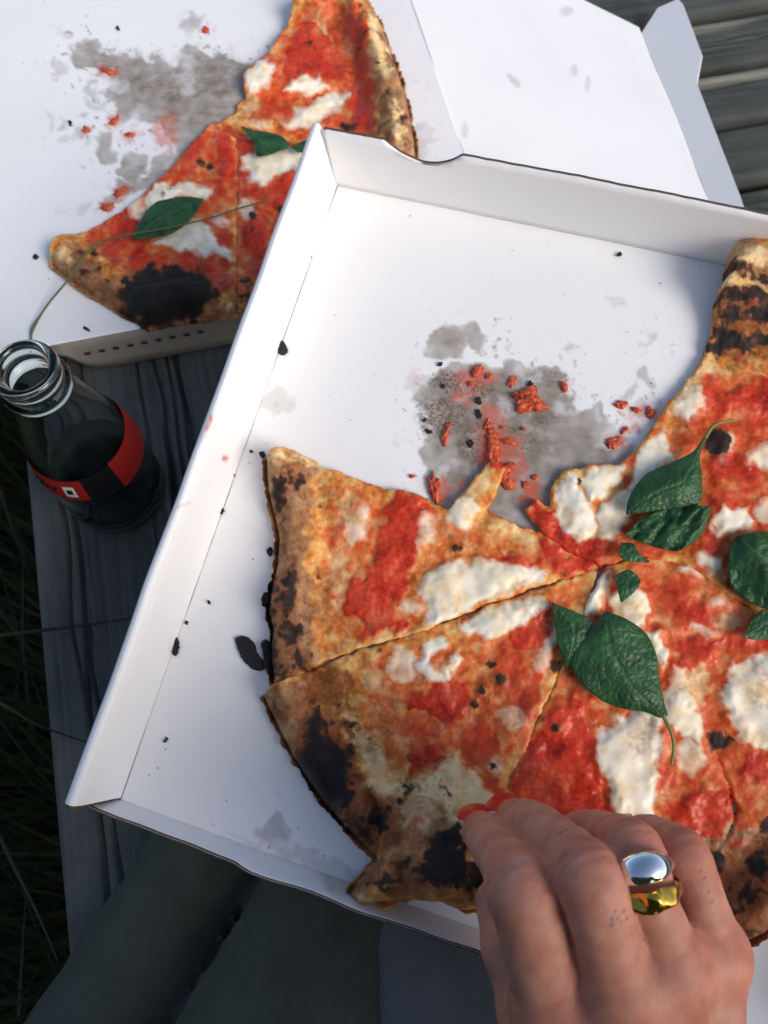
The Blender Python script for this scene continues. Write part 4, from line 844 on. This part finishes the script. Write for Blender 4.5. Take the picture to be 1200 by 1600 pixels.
leaf(BOX, [(1160, 994), (1178, 965), (1196, 952), (1230, 965)], [(1164, 997), (1190, 1000), (1220, 992), (1236, 968)], flat(.0105), 'small pointed basil leaf below the broad wrinkled leaf', .0015, seed=17)
leaf(BACK, [(208, 372), (216, 350), (238, 320), (270, 309), (300, 308), (318, 309)], [(212, 374), (240, 370), (262, 366), (286, 354), (304, 334), (318, 311)], flat(.0125), 'basil leaf on the corner slice in the back box', .003, seed=19)
leaf(BACK, [(376, 198), (390, 212), (400, 228), (404, 244), (450, 232)], [(380, 196), (402, 204), (424, 208), (444, 216), (454, 228)], flat(.0115), 'folded basil leaf on the half hidden slice behind', .002, seed=21)
leaf(BACK, [(456, 230), (468, 238), (488, 232)], [(458, 228), (472, 220), (492, 214)], flat(.0125), 'small basil scrap tucked behind the front box corner', .001, seed=23)
c = catmull([BACK.P(48, 532, .0012), BACK.P(52, 512, .003), BACK.P(76, 474, .006), BACK.P(104, 440, .011), BACK.P(130, 402, .0175), BACK.P(158, 378, .016), BACK.P(205, 366, .0165), BACK.P(262, 356, .0168), BACK.P(330, 340, .0145), BACK.P(372, 326, .012), BACK.P(420, 312, .0115)], 8)
V, f = tube(c, .00065 * (1 + .7 * np.exp(-((np.arange(len(c)) - 8) / 3.) ** 2)) * np.linspace(1.1, .75, len(c)), 7)
tag(mk('grass_stalk', V, f, M_STALK), 'long thin dry grass stalk lying over the slice in the back box', 'grass stalk')

# ------------------------------------------------------------------ crumbs, tomato, char
def m_tomato():
    k = NT('tomato_pulp', .38, .28); n = k.noise(420, 5, .65); k.col(k.ramp(n, [(.3, srgb(150, 48, 28)), (.5, srgb(196, 80, 50)), (.7, srgb(216, 128, 88))])); k.bump(n, .4, .0008); return k.m
M_TOM = m_tomato()
def m_char():
    k = NT('charred_flour', .85, .25); n = k.noise(600, 4); k.col(k.mix(n, srgb(22, 24, 28), srgb(54, 54, 56))); k.bump(n, .6, .0006); return k.m
M_CHAR = m_char()
_ico = None
def ico():
    global _ico
    if _ico is None:
        import bmesh
        bm = bmesh.new(); bmesh.ops.create_icosphere(bm, subdivisions=4, radius=1)
        _ico = (np.array([v.co for v in bm.verts]), np.array([[v.index for v in f.verts] for f in bm.faces])); bm.free()
    return _ico
def pulp(plane, px, py, rx, ry, rot, label, h=.0025, seed=0, name='tomato_bit', cat='tomato bit', rough=.5):
    V, F = ico(); V = V.copy(); ang = np.arctan2(V[:, 1], V[:, 0]); rr = np.hypot(V[:, 0], V[:, 1])
    ca, sa = np.cos(ang), np.sin(ang)
    k_ = 1 + rough * .9 * noise2(ca * 1.3 + seed * 3.1, sa * 1.3, seed) + .38 * noise2(ca * 3.1, sa * 3.1 + seed, seed + 2) + .16 * noise2(ca * 7, sa * 7 + seed, seed + 4)
    V[:, :2] *= np.clip(k_, .3, 1.9)[:, None]
    z = V[:, 2] * h * .62 * (1 + .7 * noise3(V * 2.2, seed) + .35 * noise3(V * 5, seed + 3)); z = np.where(V[:, 2] < 0, V[:, 2] * h * .1, np.abs(z))
    c, s = math.cos(rad(rot)), math.sin(rad(rot))
    qx = px + V[:, 0] * rx * c - V[:, 1] * ry * s; qy = py + V[:, 0] * rx * s + V[:, 1] * ry * c
    u, v = plane.uv(qx, qy, 0.); P = plane.at(u, v, z - z.min() + .0001)
    return tag(mk(name, P, [F], M_TOM), label, cat, 'tomato bits dropped in the boxes')
pulp(BOX, 824, 626, 25, 17, 10, 'largest lump of tomato pulp alone on the grease stain', .0045, 1)
pulp(BOX, 745, 580, 12, 8, -25, 'small tomato lump at the upper edge of the grease stain', .0025, 2)
pulp(BOX, 696, 682, 6, 14, 10, 'narrow upright tomato strip at the left side of the stain', .0022, 3)
pulp(BOX, 770, 714, 13, 26, -5, 'long tomato smear above the dough tongue of the slice', .0035, 4, rough=.8)
pulp(BOX, 784, 742, 20, 22, 30, 'wet tomato clump hanging off the dough tongue tip', .0045, 5, rough=.7)
pulp(BOX, 768, 684, 8, 13, 0, 'thin tomato thread above the long smear', .0022, 6, rough=.7)
pulp(BOX, 679, 764, 9, 27, -10, 'dark red tomato shred lying along the slice edge', .003, 7, rough=.7)
pulp(BOX, 882, 605, 5, 8, -20, 'tiny tomato drop at the stain corner towards the back wall', .002, 8)
for i, (x, y, a, b, r) in enumerate([(970, 632, 11, 6, 0), (994, 641, 8, 4, 20), (1015, 645, 6, 9, 0), (957, 692, 13, 8, -15), (976, 672, 7, 4, -40)]):
    pulp(BOX, x, y, a, b, r, 'small orange tomato speck between the stain and the large piece', .0018, 20 + i)
for i, (x, y, a, b, r) in enumerate([(800, 596, 7, 9, 30), (736, 600, 4, 4, 0), (764, 588, 5, 4, 0), (796, 690, 12, 5, 10), (762, 665, 5, 9, 0), (836, 746, 6, 4, 0), (820, 758, 7, 5, 40), (644, 745, 4, 3, 0), (818, 670, 4, 3, 0), (700, 664, 8, 2, -20), (785, 668, 4, 3, 0)]):
    pulp(BOX, x, y, a, b, r, 'pale tomato crumb stuck on the grease stain', .0014, 40 + i)
for i, (x, y, a, b, r) in enumerate([(170, 111, 14, 5, 15), (178, 190, 9, 6, -50), (322, 47, 6, 5, 30), (135, 203, 7, 4, 20), (168, 324, 11, 7, 10), (188, 300, 10, 6, -30), (203, 211, 8, 5, 0)]):
    pulp(BACK, x, y, a, b, r, 'tomato bit beside the grease stain in the back box', .0011, 60 + i)

def flake(plane, poly, label, h=.0016, seed=0, tilt=0., group='char flakes fallen from the crust', base=0.0004):
    p = smooth_poly(poly, 2); n = len(p)
    p = p + np.stack([noise2(p[:, 0] * .25, p[:, 1] * .25, seed), noise2(p[:, 0] * .25, p[:, 1] * .25, seed + 4)], 1) * 2.2
    c = p.mean(0); rings = []
    for s, z in ((1, 0), (1.0, .5), (.8, .95), (.45, 1.05), (.0, .9)):
        q = c + (p - c) * s; zz = h * .7 * z * (1 + .5 * noise2(q[:, 0] * .12, q[:, 1] * .12, seed + 2)) + base + tilt * np.clip((q[:, 0] - c[0]) * .0003, 0, 1)
        u, v = plane.uv(q[:, 0], q[:, 1], 0.); rings.append(plane.at(u, v, zz))
    V = np.concatenate(rings); k = np.arange(n); f = [np.stack([i * n + k, i * n + (k + 1) % n, (i + 1) * n + (k + 1) % n, (i + 1) * n + k], 1)[:, ::-1] for i in range(4)]
    return tag(mk('char_flake', V, f, M_CHAR, smooth=False), label, 'char flake', group)
flake(BOX, [(366, 996), (384, 993), (398, 1002), (402, 1022), (416, 1034), (412, 1050), (394, 1046), (378, 1030), (372, 1012)], 'largest black char flake lying beside the tan crust', .0025, 1)
flake(BOX, [(408, 1004), (418, 998), (428, 1010), (430, 1050), (420, 1058), (414, 1034)], 'black char flake peeling off the tan crust next to the largest flake', .004, 2)
flake(BOX, [(432, 534), (440, 530), (450, 543), (448, 556), (438, 556), (431, 546)], 'black char flake leaning on the left wall by the box corner', .0016, 3)
flake(BOX, [(272, 997), (280, 995), (282, 1010), (278, 1026), (269, 1022), (271, 1008)], 'narrow char flake at the foot of the left wall', .0014, 4)
flake(BOX, [(404, 708), (412, 705), (418, 712), (410, 718)], 'small char flake at the pointed top corner of the tan crust', .0016, 5)
flake(BOX, [(417, 858), (424, 854), (428, 864), (420, 872)], 'small char flake touching the middle of the tan crust', .0016, 6)
flake(BOX, [(408, 936), (416, 922), (426, 932), (424, 950), (412, 950)], 'jagged char flake sticking out from the tan crust edge', .004, 7)
for i, (x, y, a, b) in enumerate([(364, 742, 4, 4), (347, 799, 4, 6), (255, 1042, 4, 4), (238, 1087, 3, 5), (292, 973, 3, 3), (328, 941, 3, 3), (260, 1156, 5, 2.5), (393, 706, 3, 2), (484, 402, 3, 4), (968, 398, 4, 4), (1102, 553, 3, 5)]):
    flake(BOX, ell(x, y, a, b, 20 * i, 7), 'tiny black char crumb on the white box floor', .001, 20 + i)
for i, (x, y, a, b) in enumerate([(688, 570, 4, 3), (692, 604, 4, 4), (748, 627, 7, 5), (748, 648, 8, 5), (735, 694, 6, 5), (671, 675, 3, 7), (828, 600, 5, 4), (664, 657, 4, 3)]):
    flake(BOX, ell(x, y, a, b, 25 * i, 8), 'small dark burnt crumb on the grease stain', .0012, 50 + i)
for i, (x, y, a, b) in enumerate([(56, 402, 4, 4), (136, 515, 5, 3), (185, 45, 4, 3), (110, 193, 4, 3)]):
    flake(BACK, ell(x, y, a, b, 25 * i, 8), 'small dark crumb on the floor of the back box', .0014, 70 + i)
# fine dust of flour and char, too small to count
def dust(plane, n, box, seed, name, label, rmin=.00012, rmax=.00042):
    r = np.random.RandomState(seed); V = []; F = []; ok = 0
    while ok < n:
        x, y = r.uniform(box[0], box[2]), r.uniform(box[1], box[3]); u, v = plane.uv(x, y, 0.)
        if not (.003 < u < plane.W - .003 and .003 < v < plane.D - .003): continue
        ok += 1; s = rmin + (rmax - rmin) * r.rand() ** 4; k = len(V); a = r.uniform(0, 6.28)
        for j in range(5):
            t = a + j * 1.2566; q = s * r.uniform(.6, 1.3); V.append(plane.at(u + q * math.cos(t), v + q * math.sin(t), .0006))
        V.append(plane.at(u, v, .0006 + s)); F += [(k + j, k + 5, k + (j + 1) % 5) for j in range(5)]
    V = np.array(V); o = mk(name, V, [np.array(F)], M_CHAR); tag(o, label, 'crumbs', kind='stuff')
BOX.W = BOX.D = S; BACK.W = bfw; BACK.D = .36
dust(BOX, 420, (200, 300, 1130, 1380), 4, 'crumb_dust', 'fine black dust of charred flour over the front box floor')
dust(BACK, 60, (0, 0, 640, 520), 6, 'crumb_dust', 'fine dark dust on the floor of the back box', .0002, .0006)
M_PULPY = None

# ------------------------------------------------------------------ bottle
def m_glass():
    k = NT('clear_glass', .03, .5, (.86, .93, .90, 1)); k.b.inputs['Transmission Weight'].default_value = 1.0; k.b.inputs['IOR'].default_value = 1.48; return k.m
def m_cola():
    k = NT('dark_cola', .25, .12, srgb(20, 11, 8)); return k.m
M_GLASS, M_COLA = m_glass(), m_cola()
M_RED = NT('red_label', .45, .4, srgb(158, 34, 28)).m; M_BLACK = NT('black_label', .45, .4, srgb(20, 20, 24)).m; M_WHITE = NT('white_label', .5, .4, srgb(214, 214, 210)).m
bb0 = onz(188, 769, 0.0008)
bt = thing('glass_bottle', bb0, 'small open glass bottle of dark cola with a red and black label', 'bottle')
HB = .190
prof = [(.0, .003), (.020, .0028), (.0255, .0005), (.0285, .002), (.0300, .007), (.0303, .02), (.0300, .05), (.0297, .075), (.0290, .088), (.0272, .102), (.0240, .118), (.0205, .134), (.0172, .150), (.0150, .162), (.0142, .1675), (.0155, .1690), (.0164, .1715), (.0160, .1745), (.0146, .1760), (.0142, .1780), (.0142, .1800), (.0150, .1815), (.0153, .1850), (.0148, .1885), (.0130, .1900), (.0112, .1892), (.0104, .1860), (.0102, .176), (.0112, .164), (.0138, .150), (.0172, .134), (.0208, .118), (.0240, .102), (.0262, .086), (.0272, .06), (.0274, .02), (.0262, .008), (.018, .0062), (0, .006)]
prof = [(r_ * (1.04 if z_ > .148 else 1), z_ * (.80 if z_ > .002 else 1)) for r_, z_ in prof]
pr = np.asarray(prof); tt = np.linspace(0, len(pr) - 1, len(pr) * 3)
V, f = lathe(prof, 64); mk('glass', V + bb0, f, M_GLASS, bt)
liq = [(.0, .0066), (.0178, .0068), (.0258, .0088), (.0269, .02), (.0267, .06), (.0259, .082), (.0257, .0835), (.0, .0832)]
liq = [(r_, z_ * (.80 if z_ < .05 else .66) + (.0004 if z_ < .01 else 0)) for r_, z_ in liq]
V, f = lathe(liq, 64); mk('cola', V + bb0, f, M_COLA, bt)
def lab_patch(a0, a1, z0, z1, m, name, r=.0306, parent=bt, sh=0):
    z0, z1 = z0 * .8, z1 * .8
    a = np.linspace(rad(a0), rad(a1), 24)[:, None]; z = np.linspace(z0, z1, 6)[None, :]
    rr = np.interp(z, [x[1] for x in prof[:12]], [x[0] for x in prof[:12]]) + (r - .0300) + .0001
    P = np.stack([rr * np.cos(a + sh * (z - z0)), rr * np.sin(a + sh * (z - z0)), z + 0 * a], -1) + bb0
    Vg = P.reshape(-1, 3); return mk(name, Vg, [grid_faces(24, 6)], m, parent)
lab = lab_patch(-158, 70, .076, .104, M_BLACK, 'label_band', .0303)
lab_patch(-160, -76, .078, .103, M_RED, 'red_panel', .0306, bt)
lab_patch(-40, 40, .074, .106, M_RED, 'red_panel', .0306, bt)
lab_patch(-98, -86, .0840, .0970, M_WHITE, 'white_lozenge', .0309, bt)
lab_patch(-95, -89, .0880, .0935, M_BLACK, 'lozenge_mark', .0311, bt)
for i in range(5):
    a = -146 + i * 8; lab_patch(a, a + 5.0, .0865 + .001 * (i % 2), .094 + .0015 * ((i * 7) % 3 - 1), M_BLACK, 'letter', .0309, bt, sh=rad(700))
#PART6
# ------------------------------------------------------------------ the person: hand and trousers
def m_skin():
    k = NT('skin', .55, .32)
    n = k.noise(120, 4); n2 = k.noise(900, 4, .6); red = k.attr('red').outputs['Fac']; ink = k.attr('ink').outputs['Fac']
    c = k.mix(k.mr(n, .3, .7), srgb(192, 136, 114), srgb(166, 108, 88)); c = k.mix(k.math('MULTIPLY', red, .9), c, srgb(184, 88, 72))
    # freckles
    vo = k.n('TexVoronoi'); vo.inputs['Scale'].default_value = 170; k.l(k.obj(), vo.inputs['Vector'])
    fr = k.math('MULTIPLY', k.mr(vo.outputs['Distance'], .12, .26, 1, 0), k.mr(k.noise(30, 2), .52, .62, 0, .35)); c = k.mix(fr, c, srgb(150, 92, 68))
    c = k.mix(k.math('MULTIPLY', ink, .62), c, srgb(66, 62, 70)); k.col(c)
    k.b.inputs['Subsurface Weight'].default_value = .10; k.b.inputs['Subsurface Radius'].default_value = (.006, .0025, .0015); k.b.inputs['Subsurface Scale'].default_value = .5
    vw = k.n('TexVoronoi'); vw.inputs['Scale'].default_value = 1100; k.l(k.obj(), vw.inputs['Vector'])
    ks = k.attr('ks').outputs['Fac']; km = k.attr('km').outputs['Fac']
    ph = k.math('ADD', k.math('MULTIPLY', ks, 2 * math.pi / .0024), k.math('MULTIPLY', k.noise(230, 4), 13.0))
    cr = k.math('MULTIPLY', k.mr(k.math('SINE', ph), .55, 1.0), k.math('MULTIPLY', km, k.mr(k.noise(190, 3), .42, .62)))
    c2 = k.mix(k.math('MULTIPLY', cr, .32), c, srgb(150, 84, 70)); k.col(c2)
    fine = k.math('ADD', k.math('MULTIPLY', vw.outputs['Distance'], .25), k.math('MULTIPLY', n2, .25))
    k.bump(k.math('SUBTRACT', fine, k.math('MULTIPLY', cr, .7)), .4, .0005); return k.m
M_SKIN = m_skin()
H = lambda x, y, h: BOX.P(x, y, h)
# joints: knuckle, middle joint, end joint, tip  (photo position, height above the box floor)
FING = dict(
    index=([(864, 1575, .078), (840, 1480, .090), (815, 1388, .090), (778, 1327, .062), (752, 1298, .040)], [.0136, .0126, .0116, .0101, .0084]),
    middle=([(968, 1545, .086), (942, 1450, .097), (914, 1366, .096), (845, 1298, .066), (803, 1278, .042)], [.0128, .0112, .0110, .0097, .0082]),
    ring=([(1046, 1510, .082), (1014, 1415, .090), (984, 1330, .086), (930, 1303, .056), (895, 1300, .034)], [.0120, .0104, .0102, .0090, .0078]),
    pinky=([(1112, 1490, .070), (1092, 1405, .076), (1062, 1336, .072), (1018, 1306, .048), (985, 1305, .030)], [.0112, .0094, .0090, .0080, .0068]))
J = {k: np.array([H(*p) for p in v[0]]) for k, v in FING.items()}
wrist_l, wrist_r = H(880, 1830, .070), H(1060, 1800, .070)
allp = np.concatenate(list(J.values()) + [wrist_l[None], wrist_r[None]])
ST = .0010
G, org = gridpts(allp.min(0) - .026, allp.max(0) + .026, ST)
shp = G.shape[:3]; Gp = G.reshape(-1, 3)
palm = None
for (n_, r1, r2) in (('index', .0165, .0125), ('middle', .0165, .0130), ('ring', .0160, .0122), ('pinky', .0150, .0112)):
    w = wrist_l + (wrist_r - wrist_l) * {'index': .05, 'middle': .35, 'ring': .7, 'pinky': 1.0}[n_]
    dd = capsule(Gp, w, J[n_][0] - BOX.N * .002, .020, r2)
    palm = dd if palm is None else smin(palm, dd, .009)
# thumb side of the palm and the thumb reaching under the index finger
th = [H(905, 1720, .052), H(840, 1590, .046), H(800, 1480, .040), H(775, 1405, .030)]
thumb = smin(capsule(Gp, th[0], th[1], .018, .0135), capsule(Gp, th[1], th[2], .0125, .0108), .006); thumb = smin(thumb, capsule(Gp, th[2], th[3], .0108, .0085), .004)
palm = smin(palm, thumb, .008)
palm = smin(palm, capsule(Gp, H(880, 1640, .060), J['index'][0] - BOX.N * .010, .016, .011), .010)
F = palm
for n_ in ('index', 'middle', 'ring', 'pinky'):
    p = J[n_]; r = FING[n_][1]; fd = None
    c = catmull(p, 3); rr = np.interp(np.linspace(0, 4, len(c)), range(5), r) * np.interp(np.linspace(0, 4, len(c)), [0, .9, 2, 2.6, 3.1, 4], [.96, .86, .96, .86, .91, .90])
    for i in range(len(c) - 1):
        dd = capsule(Gp, c[i], c[i + 1], rr[i], rr[i + 1]); fd = dd if fd is None else smin(fd, dd, .0015)
    # knuckle bones stand a little proud
    fd = smin(fd, np.linalg.norm(Gp - p[2] - BOX.N * .0022, axis=1) - r[2] * .90, .004)
    base = smin(palm, np.linalg.norm(Gp - p[0] - BOX.N * .0030, axis=1) - r[0] * .92, .008)
    palm = base
    J[n_ + '_sd'] = fd
F = palm
for n_ in ('index', 'middle', 'ring', 'pinky'):
    fd = J[n_ + '_sd']; near = np.linalg.norm(Gp - J[n_][0], axis=1)
    kk = .0012 + .007 * np.clip(1 - near / .021, 0, 1)      # webbed at the knuckle, separate further out
    h = np.clip(.5 + .5 * (fd - F) / kk, 0, 1); F = fd + (F - fd) * h - kk * h * (1 - h)
    # creases over the middle joint
    p = J[n_]; ax = p[3] - p[1]; ax /= np.linalg.norm(ax); q = Gp - p[2]; s = q @ ax
    msk = np.exp(-(s / .0058) ** 2) * np.clip((q @ BOX.N) / .006, 0, 1) * (np.linalg.norm(q, axis=1) < .016)
    F = F + msk * .00025 * np.cos(s / .0045 * 2 * math.pi)
V, f = surface_nets(F.reshape(shp), org, ST)
red = np.zeros(len(V))
for n_ in ('index', 'middle', 'ring', 'pinky'):
    for j, w, s in ((2, .9, .011), (0, .6, .014), (4, .7, .010), (3, .45, .008)): red = np.maximum(red, w * np.exp(-(np.linalg.norm(V - J[n_][j], axis=1) / s) ** 4))
ks = np.zeros(len(V)); km = np.zeros(len(V))
for n_ in ('index', 'middle', 'ring', 'pinky'):
    for j, sp, wt in ((2, .0050, 1.), (3, .0026, .6)):
        p = J[n_]; ax = p[j + 1] - p[j - 1]; ax /= np.linalg.norm(ax); q = V - p[j]; s = q @ ax
        m_ = wt * np.exp(-(s / sp) ** 2) * (np.linalg.norm(q, axis=1) < .017) * np.clip((q @ BOX.N) / .004 + .3, 0, 1)
        up_ = m_ > km; ks = np.where(up_, s, ks); km = np.where(up_, m_, km)
px, py = project(V); ink = np.zeros(len(V))
for (x, y, r) in [(868, 1292, 4), (877, 1297, 4.5), (884, 1293, 3.5), (872, 1300, 3.5), (964, 1424, 4), (975, 1422, 4), (957, 1434, 4.2), (968, 1434, 3), (981, 1434, 4.2), (959, 1447, 4.5), (971, 1444, 3.6), (1098, 1360, 2.5), (1103, 1372, 2.8), (1110, 1396, 3), (1114, 1410, 2)]:
    # dotted tattoos on the finger backs: the nearest skin point to the traced position
    top = np.argmin((px - x) ** 2 + (py - y) ** 2 + 1e8 * (((V - CAM) @ WM[:, 2] * 0))) 
    cand = np.nonzero((px - x) ** 2 + (py - y) ** 2 < 16)[0]
    if len(cand) == 0: continue
    c0 = V[cand[np.argmin(np.linalg.norm(V[cand] - CAM, axis=1))]]
    ink = np.maximum(ink, sstep(1.25, .6, np.linalg.norm(V - c0, axis=1) / (r * .00021)))
person = mk('person', V, [f], M_SKIN, None, {'red': red, 'ink': ink, 'ks': ks, 'km': km})
tag(person, 'seated person in dark trousers reaching down to pinch a pizza crust, red nails, ringed finger', 'person')
# red nails on index and middle finger tips
M_NAIL = NT('red_nail_polish', .18, .5, srgb(196, 44, 34)).m
def tipnail(n_, fwd, upo):
    p = J[n_]; ax = p[4] - p[3]; ax /= np.linalg.norm(ax); up = -BOX.V * .45 + BOX.N * 1.0 - BOX.U * .1; up = up - ax * (up @ ax); up /= np.linalg.norm(up); sidev = np.cross(ax, up)
    Vn, Fn = ico(); q = Vn.copy(); q[:, 2] -= .40 * q[:, 1] ** 2
    c = p[4] + ax * fwd + up * upo
    P = c + q[:, 0:1] * ax * .0082 + q[:, 1:2] * sidev * .0064 + q[:, 2:3] * up * .0013
    mk('fingernail', P, [Fn], M_NAIL, person)
tipnail('index', .0066, .0062); tipnail('middle', .0066, .0064); tipnail('ring', .004, .0066); tipnail('pinky', .004, .0058)

# rings on the ring finger
M_SILVER = NT('polished_silver', .08, .5, (.82, .83, .85, 1)).m; M_SILVER.node_tree.nodes['Principled BSDF'].inputs['Metallic'].default_value = 1
M_GOLD = NT('hammered_gold', .16, .5, srgb(214, 168, 74)).m; M_GOLD.node_tree.nodes['Principled BSDF'].inputs['Metallic'].default_value = 1
def ring_at(t, tilt=0.):
    p = J['ring']; c = catmull(p, 12); i = int(t * 12); ax = c[i + 1] - c[i - 1]; ax /= np.linalg.norm(ax); r = np.interp(t, range(5), FING['ring'][1])
    s = np.cross(ax, BOX.N); s /= np.linalg.norm(s); up = np.cross(s, ax); up *= np.sign(up @ BOX.N)
    return c[i], ax, s, up, r
def band(c, ax, s, up, r, wfun, tfun, n=72, m=10):
    a = np.arange(n) / n * 2 * math.pi; b = np.arange(m) / m * 2 * math.pi
    A, Bq = np.meshgrid(a, b, indexing='ij'); w = wfun(A); t = tfun(A, Bq)
    rad_ = r + .0003 + t * (.5 + .5 * np.cos(Bq)); off = w * np.sin(Bq)
    P = c + (rad_ * np.sin(A))[..., None] * s + (rad_ * np.cos(A))[..., None] * up + off[..., None] * ax
    i, j = np.meshgrid(np.arange(n), np.arange(m), indexing='ij'); q = np.stack([i * m + j, ((i + 1) % n) * m + j, ((i + 1) % n) * m + (j + 1) % m, i * m + (j + 1) % m], -1).reshape(-1, 4)
    return P.reshape(-1, 3), [q]
c, ax, s, up, r = ring_at(1.61)
topw = lambda A: np.exp(-((np.minimum(A, 2 * math.pi - A)) / .78) ** 2.6)
V, f = band(c, ax, s, up, r, lambda A: .0013 + .0033 * topw(A), lambda A, Bq: .0008 + .0040 * topw(A), 96, 24)
tag(mk('finger_ring', V, f, M_SILVER), 'silver ring with a broad polished dome on the ring finger', 'ring', 'rings on one finger')
c, ax, s, up, r = ring_at(1.27)
def tg(A, Bq):
    d = np.minimum(A, 2 * math.pi - A); return .0011 + .0018 * topw(A) * (1 + .30 * np.sign(np.cos(A * 9)) * np.abs(np.cos(A * 9)) ** .4 + .35 * np.sin(Bq * 2 + A * 7))
V, f = band(c, ax, s, up, r, lambda A: .0016 + .0018 * topw(A), tg, 120, 24)
tag(mk('finger_ring', V, f, M_GOLD), 'chunky ridged gold ring below the silver domed ring', 'ring', 'rings on one finger')

# trousers: bent leg and the other thigh, under the front edge of the box
def m_cloth(name, a, b, twill):
    k = NT(name, .85, .2); n = k.noise(40, 3)
    tc = k.obj(); mp = k.n('Mapping'); mp.inputs['Rotation'].default_value = (0, 0, rad(35)); k.l(tc, mp.inputs[0])
    w = k.n('TexWave'); w.inputs['Scale'].default_value = 260; w.inputs['Distortion'].default_value = 1.0; w.inputs['Detail'].default_value = 2; k.l(mp.outputs[0], w.inputs['Vector'])
    c = k.mix(k.mr(n, .3, .7), a, b); c = k.mix(k.math('MULTIPLY', w.outputs['Fac'], twill), c, tuple(min(1, x * 1.9) for x in b[:3]) + (1,)); k.col(c)
    k.bump(k.math('ADD', w.outputs['Fac'], k.noise(1200, 2)), .25, .0006); return k.m
M_TROU = m_cloth('dark_green_trousers', srgb(66, 68, 60), srgb(82, 84, 74), .15); M_DENIM = m_cloth('grey_twill', srgb(84, 82, 80), srgb(102, 100, 98), .5)
def leg_mesh(parts, step=.0045, seed=0, folds=.0022):
    pts = np.concatenate([np.array(p[:2]) for p in parts]); G, o = gridpts(pts.min(0) - .085, pts.max(0) + .085, step); q = G.reshape(-1, 3); d = None
    for a, b, ra, rb, k in parts:
        x = capsule(q, a, b, ra, rb); d = x if d is None else smin(d, x, k)
    rq = q @ np.array([[.8, .6, 0], [-.6, .8, 0], [0, 0, 1.]]); d = d + folds * 1.3 * noise3(rq * np.array([14, 34, 24]), seed) + folds * .9 * np.abs(noise3(rq * np.array([12, 55, 30]), seed + 2))
    return surface_nets(d.reshape(G.shape[:3]), o, step)
W3 = lambda x, y, z: onz(x, y, z)
V, f = leg_mesh([(W3(330, 1346, .004), W3(128, 1690, -.012), .035, .042, .01), (W3(572, 1450, .024), W3(440, 1760, .026), .058, .068, .0015)], seed=3)
mk('trouser_leg', V, [f], M_TROU, person)
V, f = leg_mesh([(W3(640, 1330, .020), W3(760, 1560, .032), .058, .066, .02), (W3(760, 1560, .032), W3(860, 1900, .05), .066, .08, .02)], seed=7)
o = mk('trouser_leg', V, [f], M_DENIM, person); o['label'] = 'grey twill trouser leg'

# jacket: upper body added to shade the lap and lower box (behind and beside the camera), right sleeve down to the wrist
shR, elb, wr_ = np.array([.24, -.30, .53]), np.array([.34, -.27, .27]), (wrist_l + wrist_r) / 2
shL = np.array([-.20, -.32, .52])
parts = [(np.array([-.02, -.36, .02]), np.array([0.0, -.36, .40]), .15, .15, .02), (np.array([.06, -.36, .05]), np.array([.10, -.34, .45]), .13, .13, .05), (np.array([-.10, -.36, .05]), np.array([-.10, -.34, .45]), .12, .13, .05), (shL, shR, .085, .085, .06), (shR, elb, .070, .056, .03), (elb, wr_ + (elb - wr_) * .30, .054, .040, .02), (shL, np.array([-.33, -.34, .27]), .070, .056, .03), (np.array([.02, -.33, .5]), np.array([.02, -.30, .64]), .07, .055, .05)]
pts = np.concatenate([np.array(p[:2]) for p in parts]); G, o = gridpts(pts.min(0) - .17, pts.max(0) + .17, .011); q = G.reshape(-1, 3); d = None
for a, b, ra, rb, k in parts:
    x = capsule(q, a, b, ra, rb); d = x if d is None else smin(d, x, k)
d = d + .004 * noise3(q * 16, 3)
V, f = surface_nets(d.reshape(G.shape[:3]), o, .011)
mk('unseen_jacket', V, [f], M_TROU, person)
